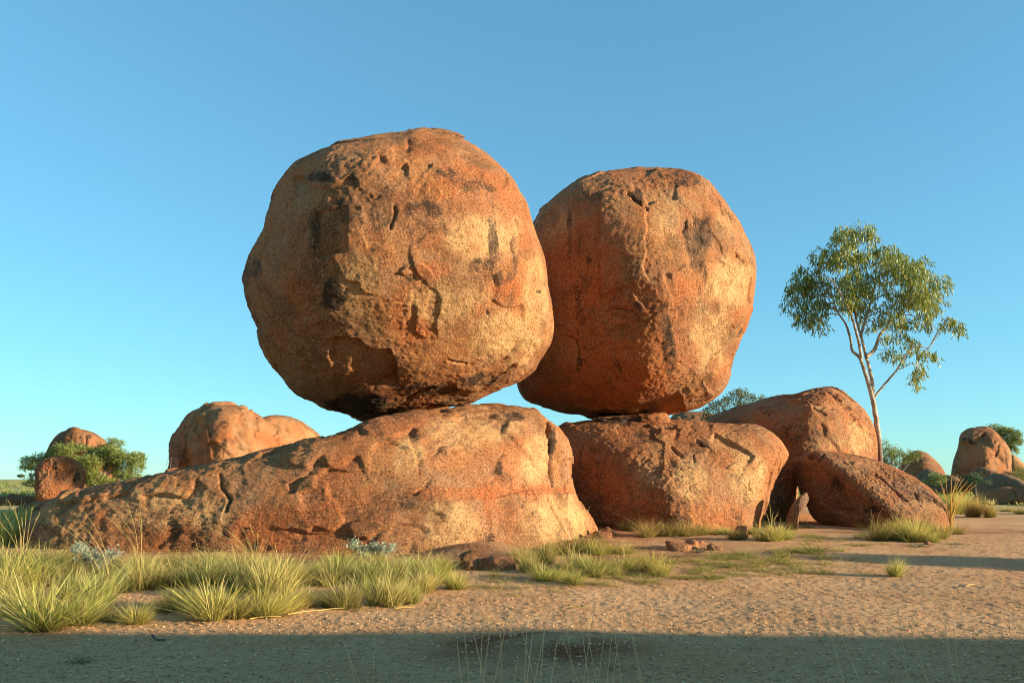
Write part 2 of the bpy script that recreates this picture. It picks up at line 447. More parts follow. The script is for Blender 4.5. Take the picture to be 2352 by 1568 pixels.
    for ft in feats:
        kind, poly = ft[0], np.asarray(ft[1], float)
        lo, hi = poly.min(0) - 70, poly.max(0) + 70
        sel = np.where((PJ > lo).all(1) & (PJ < hi).all(1) & (front > 0))[0]
        if not len(sel): continue
        sd, ov = seg_dist(PJ[sel], poly); fade = np.exp(-(ov / 4.0) ** 2) * front[sel]
        if kind == 'step':
            H, Lf = ft[2], ft[3]
            disp[sel] += H * ss(-0.6, 2.2, sd) * np.exp(-np.maximum(sd, 0) / Lf) * fade
            stain_shade[sel] = np.maximum(stain_shade[sel], 0.16 * np.exp(-(sd / 2.0) ** 2) * fade)  # also darker along the ledge line
        else:
            Wd, Dp = ft[2], ft[3]
            disp[sel] -= Dp * np.exp(-(sd / Wd) ** 2) * fade
            stain_shade[sel] = np.maximum(stain_shade[sel], 0.6 * np.exp(-(sd / (Wd * 0.8)) ** 2) * fade)  # also darker along the crack line
    wob = 0.35 * fbm(w * 1.9 * fs + 3, 2)
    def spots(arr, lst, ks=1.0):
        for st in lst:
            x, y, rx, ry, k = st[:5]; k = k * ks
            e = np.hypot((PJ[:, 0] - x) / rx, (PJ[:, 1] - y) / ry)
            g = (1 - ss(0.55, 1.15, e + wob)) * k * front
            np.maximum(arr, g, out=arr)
            if len(st) > 5: disp[:] -= 0.35 * st[5] * (1 - ss(0.4, 1.0, e)) * front  # pits are both dented and darkened
    spots(stain_shade, stain_shade_spots, 1.0); spots(ru, rust_glow_spots); spots(pa, pale_spots)
    ru = np.maximum(ru, rust * ss(-0.3, 0.35, fbm(w * 0.7 * fs + 19, 3)))
    pa = np.maximum(pa, pale * ss(-0.3, 0.35, fbm(w * 0.6 * fs + 29, 3)))
    # runoff streaks of dark varnish on steep faces
    ws = np.stack([w[:, 0] * 2.2, w[:, 1] * 2.2, w[:, 2] * 0.28], -1) * fs
    stain_shade = np.maximum(stain_shade, 0.55 * ss(0.22, 0.55, fbm(ws, 3)) * (1 - np.abs(nv[:, 2])))
    stain_shade = np.maximum(stain_shade, 0.35 * ss(0.5, 0.95, nv[:, 2]) * ss(-0.1, 0.3, fbm(w * 1.4 * fs + 50, 3)))
    V = V + nv * disp[:, None]
    base = np.array([C[0], C[1], V[:, 2].min()])
    me = mesh_np(name, V - base, T, mat or M_ROCK, True, {'tone': np.stack([stain_shade, ru, pa], -1)})
    return link(name, me, parent, base if parent is None else tuple(base - np.array(parent.location)))

def tr(ox, oy, k, pts):
    return [(ox + x * k, oy + y * k) + tuple(rest) for x, y, *rest in pts]
def t1(pts): return tr(516.8, 258.4, 0.476, pts)      # close-up of the left balanced boulder
def t2(pts): return tr(1148.4, 344.5, 0.4212, pts)    # close-up of the right balanced boulder
def t4(pts): return tr(689.0, 861.3, 0.3663, pts)
def t5(pts): return tr(1234.6, 861.3, 0.293, pts)
def t6(pts): return tr(1722.7, 861.3, 0.293, pts)
def sp_(f, k, lst):
    return [f([(x, y)])[0] + (rx * k, ry * k) + tuple(rest) for x, y, rx, ry, *rest in lst]

D_LONG, D_BR, D_SLAB = 16.2, 19.9, 19.5

# --- the long sloping base rock
o_long = [(30, 1255), (48, 1212), (78, 1178), (112, 1150), (152, 1130), (200, 1115), (260, 1103), (330, 1090), (400, 1078), (470, 1067),
          (540, 1052), (600, 1036), (680, 1016), (740, 1000), (790, 985), (830, 969), (880, 955), (940, 943), (1000, 935), (1073, 927),
          (1147, 929), (1200, 934), (1231, 941), (1260, 963), (1284, 982), (1304, 1013), (1316, 1044), (1318, 1096), (1327, 1127), (1346, 1169),
          (1368, 1213), (1385, 1260), (1370, 1310), (1200, 1335), (900, 1350), (560, 1350), (220, 1340), (70, 1320), (32, 1290)]
long_rock = make_rock('sloping_rock', o_long, D_LONG,
    [(-17, 8, 2.85), (-12, 58, 2.45), (52, 4, 3.7), (30, 40, 2.9), (-58, 5, 6.3), (180, 0, 3.0), (150, 30, 3.4)], c=(820, 1140), p=7, seed=1, rough=0.9, flakes=3,
    flake_h=0.05, lump=0.018,
    feats=[('crack', t4([(1548, 290), (1562, 400), (1570, 520), (1580, 650), (1590, 690)]), 3.2, 0.22),
           ('step', t4([(1230, 600), (1250, 530), (1280, 492), (1310, 500), (1370, 520)]), 0.075, 15),
           ('step', t4([(870, 490), (900, 440), (960, 440), (1010, 470)]), 0.068, 11),
           ('step', t4([(0, 730), (90, 700), (100, 620), (150, 580), (260, 545), (350, 500)]), -0.075, 42),
           ('step', t4([(380, 340), (430, 355), (500, 370), (600, 370), (700, 330)]), -0.075, 28),
           ('crack', t4([(690, 340), (700, 430), (740, 500), (755, 560), (750, 610)]), 1.8, 0.06),
           ('crack', t4([(650, 740), (720, 740), (790, 700), (810, 650)]), 2.0, 0.07),
           ('crack', t4([(830, 860), (880, 870), (900, 930), (930, 960), (920, 990), (970, 1030)]), 2.2, 0.08),
           ('step', t4([(0, 990), (120, 985), (230, 980), (300, 960)]), -0.045, 14),
           ('step', t4([(420, 1030), (480, 970), (540, 940), (640, 930), (740, 930), (800, 965)]), -0.068, 28),
           ('crack', t4([(1180, 830), (1185, 900), (1190, 1000), (1190, 1080)]), 1.6, 0.05),
           ('step', t4([(1740, 735), (1650, 745), (1560, 720), (1450, 715), (1330, 740), (1250, 770), (1100, 760), (950, 780)]), -0.053, 28),
           ('step', [(140, 1150), (180, 1152), (210, 1140), (250, 1135), (290, 1125)], -0.068, 17),
           ('step', [(330, 1135), (370, 1128), (420, 1140), (432, 1130), (450, 1105)], -0.090, 21),
           ('step', [(660, 1110), (690, 1095), (705, 1080), (712, 1060), (735, 1045)], -0.060, 28),
           ('crack', [(505, 1090), (508, 1120), (530, 1150), (520, 1175)], 2.0, 0.08)],
    stain_shade_spots=sp_(t4, 0.3663, [(1300, 260, 130, 40, 0.75), (1580, 420, 20, 130, 0.8), (910, 460, 40, 40, 0.5), (700, 790, 220, 60, 0.5), (1250, 590, 30, 60, .8)]) +
           [(300, 1215, 90, 50, 0.4), (560, 1190, 50, 40, 0.35)],
    rust_glow_spots=sp_(t4, 0.3663, [(400, 820, 320, 130, 0.6), (200, 1000, 220, 120, 0.6), (1000, 740, 350, 60, 0.7), (1500, 720, 260, 40, 0.8), (500, 320, 220, 50, 0.6)]) +
           [(640, 1210, 150, 60, 0.7), (300, 1120, 120, 25, 0.5)],
    pale_spots=sp_(t4, 0.3663, [(1600, 930, 260, 170, 1.0), (680, 500, 120, 140, 0.9), (950, 960, 200, 200, 0.8), (1480, 520, 110, 160, 0.9), (1050, 350, 330, 110, 0.6)]) +
           [(350, 1165, 160, 60, 0.7), (480, 1190, 60, 50, 0.8), (150, 1200, 90, 60, 0.5)], rust=0.12)
tag(long_rock, 'long low granite rock sloping down leftwards beneath the left balanced boulder', 'rock')

# --- left balanced boulder
o_bl = t1([(80, 795), (100, 720), (130, 640), (175, 560), (187, 500), (215, 420), (237, 370), (290, 290), (340, 237), (430, 190), (520, 155), (620, 130), (720, 108),
           (800, 98), (870, 88), (910, 79), (960, 79), (1060, 95), (1140, 118), (1230, 170), (1310, 235), (1370, 290), (1410, 345), (1432, 400),
           (1460, 460), (1490, 550), (1520, 630), (1547, 720), (1562, 820), (1577, 920), (1588, 1020), (1582, 1080), (1560, 1150), (1520, 1210), (1490, 1255),
           (1420, 1300), (1330, 1332), (1260, 1360), (1190, 1397), (1120, 1412), (1060, 1428), (980, 1444), (900, 1460), (830, 1472), (760, 1486), (690, 1492),
           (640, 1482), (570, 1458), (490, 1440), (420, 1405), (350, 1365), (300, 1320), (250, 1255), (200, 1175), (165, 1095), (150, 1040), (125, 985), (100, 930), (85, 850)])
boulder_l = make_rock('balanced_boulder', o_bl, D_LONG - 0.2,
    [(12, 4, 2.75), (-62, 2, 2.35), (75, 0, 2.95), (30, 50, 2.95), (-20, -48, 2.9), (25, -42, 2.75), (180, 0, 3.0), (-130, 0, 3.0), (120, 20, 3.2)],
    p=4.6, seed=2, rough=1.0, flakes=2, flake_h=0.045, lump=0.03,
    feats=[('step', t1([(500, 1095), (560, 1085), (640, 1100), (700, 1140), (740, 1150), (790, 1145), (810, 1180), (830, 1240), (840, 1305)]), -0.20, 60),
           ('step', t1([(330, 310), (360, 295), (400, 345), (440, 355), (500, 355), (560, 330), (600, 300)]), -0.08, 50),
           ('step', t1([(755, 210), (790, 235), (820, 240), (870, 235)]), -0.09, 30),
           ('step', t1([(820, 165), (870, 160), (878, 130)]), -0.08, 25),
           ('step', t1([(1010, 255), (1050, 295), (1090, 335), (1150, 340), (1230, 330)]), 0.08, 20),
           ('step', t1([(440, 690), (432, 640), (420, 560), (405, 490)]), -0.14, 60),
           ('crack', t1([(700, 390), (715, 420), (740, 400)]), 2.0, 0.06),
           ('crack', t1([(815, 450), (825, 480), (810, 530), (800, 560)]), 2.4, 0.09),
           ('step', t1([(200, 600), (190, 680), (165, 740), (130, 770)]), -0.08, 20),
           ('step', t1([(220, 905), (190, 930), (178, 962)]), -0.07, 20),
           ('step', t1([(850, 770), (870, 735), (930, 720), (980, 740), (1000, 780)]), 0.07, 25),
           ('step', t1([(1250, 790), (1300, 780), (1330, 850), (1300, 900), (1350, 940), (1430, 930)]), -0.06, 35),
           ('crack', t1([(1080, 1195), (1110, 1205), (1160, 1208)]), 2.0, 0.06),
           ('crack', t1([(880, 1390), (940, 1350), (1010, 1330)]), 3.0, 0.10),
           ('crack', t1([(1385, 620), (1390, 670)]), 2.5, 0.06)],
    stain_shade_spots=sp_(t1, 0.476, [(520, 880, 75, 95, 1.0), (470, 310, 100, 45, 0.9), (950, 465, 150, 60, 0.85), (1250, 740, 90, 50, 0.75), (1330, 800, 60, 50, .7),
        (1180, 350, 130, 50, 0.55), (640, 1420, 190, 70, 0.95), (1000, 1340, 150, 40, 0.7), (1250, 1290, 130, 35, 0.7), (130, 760, 60, 70, 0.8), (560, 470, 90, 70, 0.6),  # includes a darker patch along the boulder's bottom
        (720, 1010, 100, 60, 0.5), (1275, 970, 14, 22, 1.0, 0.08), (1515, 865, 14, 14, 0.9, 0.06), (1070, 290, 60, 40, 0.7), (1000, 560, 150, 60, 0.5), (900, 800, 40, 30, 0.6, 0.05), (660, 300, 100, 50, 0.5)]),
    rust_glow_spots=sp_(t1, 0.476, [(900, 1000, 120, 200, 0.7), (750, 1330, 180, 70, 0.9), (980, 160, 150, 90, 0.8), (1100, 620, 250, 90, 0.5), (350, 750, 100, 250, 0.6), (1370, 850, 70, 70, 1), (1000, 760, 120, 50, .8)]),  # tall left patch warms the colour of the boulder's shaded side
    pale_spots=sp_(t1, 0.476, [(1250, 600, 220, 120, 0.8), (1350, 1080, 200, 130, 0.9), (1050, 920, 200, 110, 0.7), (640, 850, 120, 200, 0.6), (1500, 900, 70, 250, 0.7)]), rust=0.25)
bl_loc = boulder_l.location.copy()
tag(boulder_l, 'huge squarish granite boulder balanced on top of the long sloping rock', 'boulder')
fl = make_rock('flake', t1([(992, 80), (1000, 74), (1060, 82), (1110, 95), (1150, 112), (1155, 122), (1100, 112), (1050, 100), (1000, 90)]), D_LONG - 0.2,
               [(0, 0, 0.22), (180, 0, 0.22)], p=4, n=5, seed=3, rough=0.4, flakes=0, lump=0.05, mat=M_ROCK_RED, parent=boulder_l, fine=3)

# --- right base rock
o_br = [(1262, 1020), (1284, 978), (1322, 970), (1361, 965), (1440, 962), (1528, 962), (1586, 964), (1645, 969), (1692, 971), (1733, 974), (1759, 984), (1783, 1000), (1800, 1019),
        (1811, 1040), (1808, 1054), (1797, 1071), (1784, 1093), (1777, 1115), (1768, 1143), (1760, 1169), (1752, 1203), (1748, 1245), (1650, 1255), (1450, 1255), (1310, 1245), (1268, 1190), (1255, 1100)]
base_r = make_rock('block_rock', o_br, D_BR,
    [(44, 0, 2.45), (-40, -2, 2.35), (10, 55, 1.6), (80, 5, 2.75), (180, 0, 2.6), (140, 20, 3)], c=(1535, 1105), p=7, seed=5, rough=1.1, flakes=2, flake_h=0.045, lump=0.03,
    feats=[('step', t5([(1400, 460), (1470, 490), (1560, 540), (1640, 580), (1700, 620)]), -0.09, 50),
           ('crack', t5([(1045, 560), (1080, 600), (1130, 630)]), 2.2, 0.07),
           ('crack', t5([(1245, 520), (1280, 550), (1340, 560)]), 2.6, 0.08),
           ('crack', t5([(1665, 830), (1668, 905)]), 1.6, 0.06),
           ('crack', t5([(1225, 620), (1232, 680)]), 1.5, 0.05),
           ('step', t5([(1000, 400), (1060, 405), (1110, 425)]), -0.07, 14),
           ('step', t5([(1200, 360), (1290, 362), (1360, 372)]), -0.06, 12),
           ('crack', t5([(1900, 560), (1930, 600), (1945, 640)]), 2.2, 0.08),
           ('step', t5([(1790, 1040), (1800, 990), (1850, 930), (1870, 850)]), 0.06, 20),
           ('step', t5([(840, 1080), (900, 1070), (1000, 1100), (1060, 1105)]), -0.06, 30)],
    stain_shade_spots=sp_(t5, 0.293, [(600, 370, 200, 25, 0.9), (880, 470, 160, 70, 0.5), (1400, 680, 70, 140, 0.5), (1310, 545, 80, 40, 0.6), (1010, 720, 30, 50, .6), (1500, 1080, 160, 60, 0.45)]),  # first patch darkens the top edge below the boulder
    rust_glow_spots=sp_(t5, 0.293, [(500, 850, 260, 350, 0.9), (900, 1000, 200, 130, 0.8), (1450, 650, 120, 100, 0.6), (1100, 760, 150, 130, .4)]),  # left-hand patches paint the orange glow of the shaded face
    pale_spots=sp_(t5, 0.293, [(1650, 800, 180, 230, 1.0), (1200, 800, 160, 200, 0.8), (1500, 520, 200, 90, 0.5), (900, 700, 150, 200, 0.4)]), rust=0.45)
tag(base_r, 'broad blocky granite rock supporting the right balanced boulder', 'rock')
ped = make_rock('pedestal', t2([(520, 1455), (640, 1446), (760, 1446), (880, 1438), (915, 1458), (922, 1480), (900, 1492), (700, 1495), (520, 1492), (505, 1478)]), D_BR,
                [(0, 0, 0.5), (180, 0, 0.9)], p=5, n=6, seed=6, rough=1.3, flakes=1, flake_h=0.05, mat=M_ROCK, parent=base_r, stain_shade_spots=sp_(t2, .4212, [(620, 1490, 200, 60, 1.0)]))  # dark patch paints the shade at the recessed neck's left end

# --- right balanced boulder
o_bR = t2([(90, 1275), (70, 1150), (62, 1000), (70, 800), (95, 620), (140, 470), (185, 385), (215, 330), (270, 280), (340, 220), (430, 162), (520, 130), (600, 112), (690, 101), (750, 91), (800, 94),
           (870, 94), (950, 100), (1020, 112), (1090, 140), (1150, 180), (1200, 240), (1250, 310), (1300, 380), (1345, 470), (1375, 530), (1395, 600), (1401, 700),
           (1391, 800), (1371, 900), (1350, 960), (1312, 1040), (1285, 1120), (1265, 1200), (1240, 1270), (1190, 1332), (1130, 1377), (1060, 1410), (980, 1430), (920, 1445),
           (800, 1462), (640, 1468), (500, 1464), (440, 1446), (330, 1430), (230, 1400), (150, 1370), (112, 1330)])
boulder_r = make_rock('balanced_boulder', o_bR, D_BR,
    [(50, 3, 2.28), (-26, 0, 2.48), (15, 48, 2.95), (-30, -45, 3.0), (40, -40, 2.75), (180, 0, 2.8), (-110, 0, 2.9), (130, 15, 2.9)], c=t2([(740, 780)])[0], p=6, seed=8,
    rough=0.85, flakes=2, flake_h=0.045, lump=0.025,
    feats=[('step', t2([(720, 190), (745, 260), (800, 330), (790, 380), (805, 430), (785, 480), (800, 560), (780, 640), (800, 690)]), 0.10, -1e9),
           ('step', t2([(870, 100), (910, 160), (950, 195), (1040, 205), (1110, 195)]), 0.09, 30),
           ('crack', t2([(700, 250), (740, 300), (800, 330)]), 3.2, 0.12),
           ('step', t2([(950, 270), (880, 270), (820, 300)]), -0.08, 30),
           ('crack', t2([(1020, 380), (1020, 420), (1000, 440)]), 2.2, 0.07),
           ('crack', t2([(1285, 560), (1310, 590), (1335, 612)]), 2.2, 0.07),
           ('step', t2([(890, 680), (900, 740), (930, 800), (940, 860)]), 0.08, 60),
           ('crack', t2([(580, 880), (610, 860), (660, 870), (720, 880)]), 2.6, 0.09),
           ('crack', t2([(350, 1010), (410, 1030), (430, 1090), (425, 1150), (470, 1150)]), 2.0, 0.06),
           ('step', t2([(620, 1090), (660, 1080), (710, 1075)]), -0.05, 25),
           ('step', t2([(600, 1270), (660, 1280), (740, 1260), (810, 1220), (790, 1170)]), 0.06, 25),
           ('step', t2([(980, 1310), (1040, 1290), (1100, 1250), (1120, 1290), (1150, 1310)]), 0.18, 40),
           ('crack', t2([(1145, 1150), (1160, 1130), (1210, 1090)]), 1.8, 0.05),
           ('crack', t2([(1060, 630), (1110, 600), (1170, 620)]), 1.6, 0.04),
           ('step', t2([(930, 670), (970, 660), (1000, 630)]), 0.08, 20),
           ('crack', t2([(1370, 700), (1365, 760), (1370, 840)]), 1.8, 0.05),
           ('crack', t2([(720, 640), (715, 760), (700, 840)]), 1.2, 0.025)],
    stain_shade_spots=sp_(t2, 0.4212, [(750, 270, 40, 60, 0.95), (1080, 470, 110, 130, 0.75), (830, 850, 110, 40, 0.7), (640, 1190, 40, 90, 0.5), (920, 1120, 40, 130, 0.85), (700, 1460, 240, 50, 1.0),  # last patch darkens the bottom above the neck
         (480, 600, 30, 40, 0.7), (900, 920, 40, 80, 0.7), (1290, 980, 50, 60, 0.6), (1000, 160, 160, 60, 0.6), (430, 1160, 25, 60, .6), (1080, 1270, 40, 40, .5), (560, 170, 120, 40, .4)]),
    rust_glow_spots=sp_(t2, 0.4212, [(430, 700, 250, 330, 0.8), (600, 1250, 330, 180, 0.95), (1000, 900, 90, 220, 0.7), (980, 150, 160, 70, 0.8), (1150, 380, 80, 60, 0.6)]),
    pale_spots=sp_(t2, 0.4212, [(1250, 720, 130, 160, 1.0), (1150, 1000, 140, 200, 0.8), (300, 400, 130, 120, 0.5), (1230, 400, 80, 120, 0.5), (900, 400, 90, 150, 0.4)]), rust=0.55)
tag(boulder_r, 'huge rounded granite boulder balanced on a thin neck above the blocky rock', 'boulder')

# --- big rock behind
o_back = t6([(-340, 350), (-200, 285), (0, 230), (150, 180), (330, 145), (450, 110), (560, 92), (640, 90), (720, 125), (800, 185), (870, 260), (930, 330), (965, 410), (985, 500), (992, 620), (960, 740),
             (760, 800), (520, 790), (420, 800), (372, 850), (365, 960), (330, 1080), (270, 1170), (150, 1240), (0, 1240), (-250, 1150), (-380, 900), (-400, 550)])
back = make_rock('domed_rock', o_back, 24.6, [(-42, 8, 2.4), (55, 5, 2.75), (-45, 48, 2.35), (20, 62, 2.5), (180, 0, 3.2), (-120, 0, 3.2)], c=t6([(250, 560)])[0], p=6, n=8, seed=9, rough=1.2, flakes=2, flake_h=0.06, lump=0.02,
    feats=[('step', t6([(470, 230), (540, 240), (610, 270), (660, 330), (700, 390), (760, 480), (800, 600)]), 0.14, 60),
           ('crack', t6([(600, 110), (660, 150), (720, 210), (790, 260)]), 2.0, 0.10),
           ('crack', t6([(500, 265), (540, 300), (580, 325)]), 2.2, 0.10),
           ('crack', t6([(895, 300), (930, 400), (960, 500)]), 1.8, 0.08),
           ('step', t6([(800, 370), (830, 345), (840, 355)]), 0.07, 15),
           ('step', t6([(270, 190), (400, 200), (520, 210), (640, 250)]), -0.07, 20)],
    stain_shade_spots=sp_(t6, 0.293, [(500, 480, 60, 60, 0.6), (200, 260, 200, 60, 0.5), (300, 500, 120, 120, 0.5), (260, 900, 80, 200, 0.5)]),
    rust_glow_spots=sp_(t6, 0.293, [(500, 170, 250, 60, 0.8), (850, 350, 120, 200, 0.5), (290, 830, 30, 100, .8)]),
    pale_spots=sp_(t6, 0.293, [(850, 500, 130, 150, 0.7), (560, 260, 60, 30, .8), (600, 530, 150, 70, 0.5)]), rust=0.25)
tag(back, 'large whaleback granite dome standing behind the tilted slab beside the gum tree', 'rock')

# --- tilted slab
o_slab = [(1824, 1066), (1831, 1054), (1849, 1043), (1869, 1034), (1887, 1033), (1910, 1036), (1957, 1043), (1992, 1050), (2030, 1063), (2068, 1080), (2101, 1097), (2133, 1119), (2156, 1140),
          (2172, 1158), (2180, 1180), (2184, 1210), (2160, 1245), (2060, 1245), (1985, 1228), (1930, 1212), (1895, 1205), (1868, 1188), (1852, 1160), (1839, 1130), (1829, 1098)]
slab = make_rock('tilted_slab', o_slab, D_SLAB, [(34, 50, 0.70), (-42, -12, 0.95), (60, 10, 1.75), (180, 0, 1.9), (160, 40, 1.7)], c=(1992, 1128), p=9, n=8, seed=12, rough=0.9, flakes=1, flake_h=0.03,
    lump=0.02, mat=M_ROCK_RED,
    feats=[('crack', t6([(985, 775), (1040, 815), (1100, 870), (1170, 930), (1230, 985)]), 2.2, 0.09),
           ('crack', t6([(540, 680), (555, 650), (578, 620)]), 2.0, 0.09),
           ('step', t6([(540, 690), (600, 760), (720, 850), (830, 930), (960, 1030), (1100, 1110)]), -0.07, 25),
           ('crack', t6([(740, 675), (765, 690)]), 2.0, 0.05),
           ('crack', t6([(1440, 980), (1490, 1020)]), 2.5, 0.06),
           ('step', t6([(530, 850), (560, 980), (650, 1050), (760, 1090), (880, 1120)]), 0.06, 40),
           ('crack', t6([(1280, 920), (1320, 975)]), 2.5, 0.07)],
    stain_shade_spots=sp_(t6, 0.293, [(650, 830, 60, 120, 0.7), (950, 1060, 120, 50, 0.9), (480, 630, 60, 40, 0.7), (1200, 1080, 120, 30, 0.6), (1270, 950, 50, 40, 0.5), (820, 1020, 160, 60, .6), (850, 800, 60, 40, .4)]),
    pale_spots=sp_(t6, 0.293, [(1300, 1040, 250, 90, 0.9), (800, 720, 250, 70, 0.5), (1000, 900, 150, 80, 0.5)]), rust=0.5)
tag(slab, 'reddish slab of rock tilted down to the right below the gum tree', 'rock')
stone = make_rock('upright_stone', [(1849, 1131), (1834, 1142), (1819, 1159), (1811, 1180), (1807, 1193), (1806, 1225), (1818, 1235), (1832, 1228), (1834, 1192), (1846, 1169), (1857, 1149), (1856, 1135)], 18.0,
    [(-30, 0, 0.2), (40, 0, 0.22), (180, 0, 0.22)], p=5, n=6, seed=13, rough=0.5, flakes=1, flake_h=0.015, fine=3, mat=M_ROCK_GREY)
tag(stone, 'small grey upright stone leaning in the gap beside the tilted slab', 'stone')

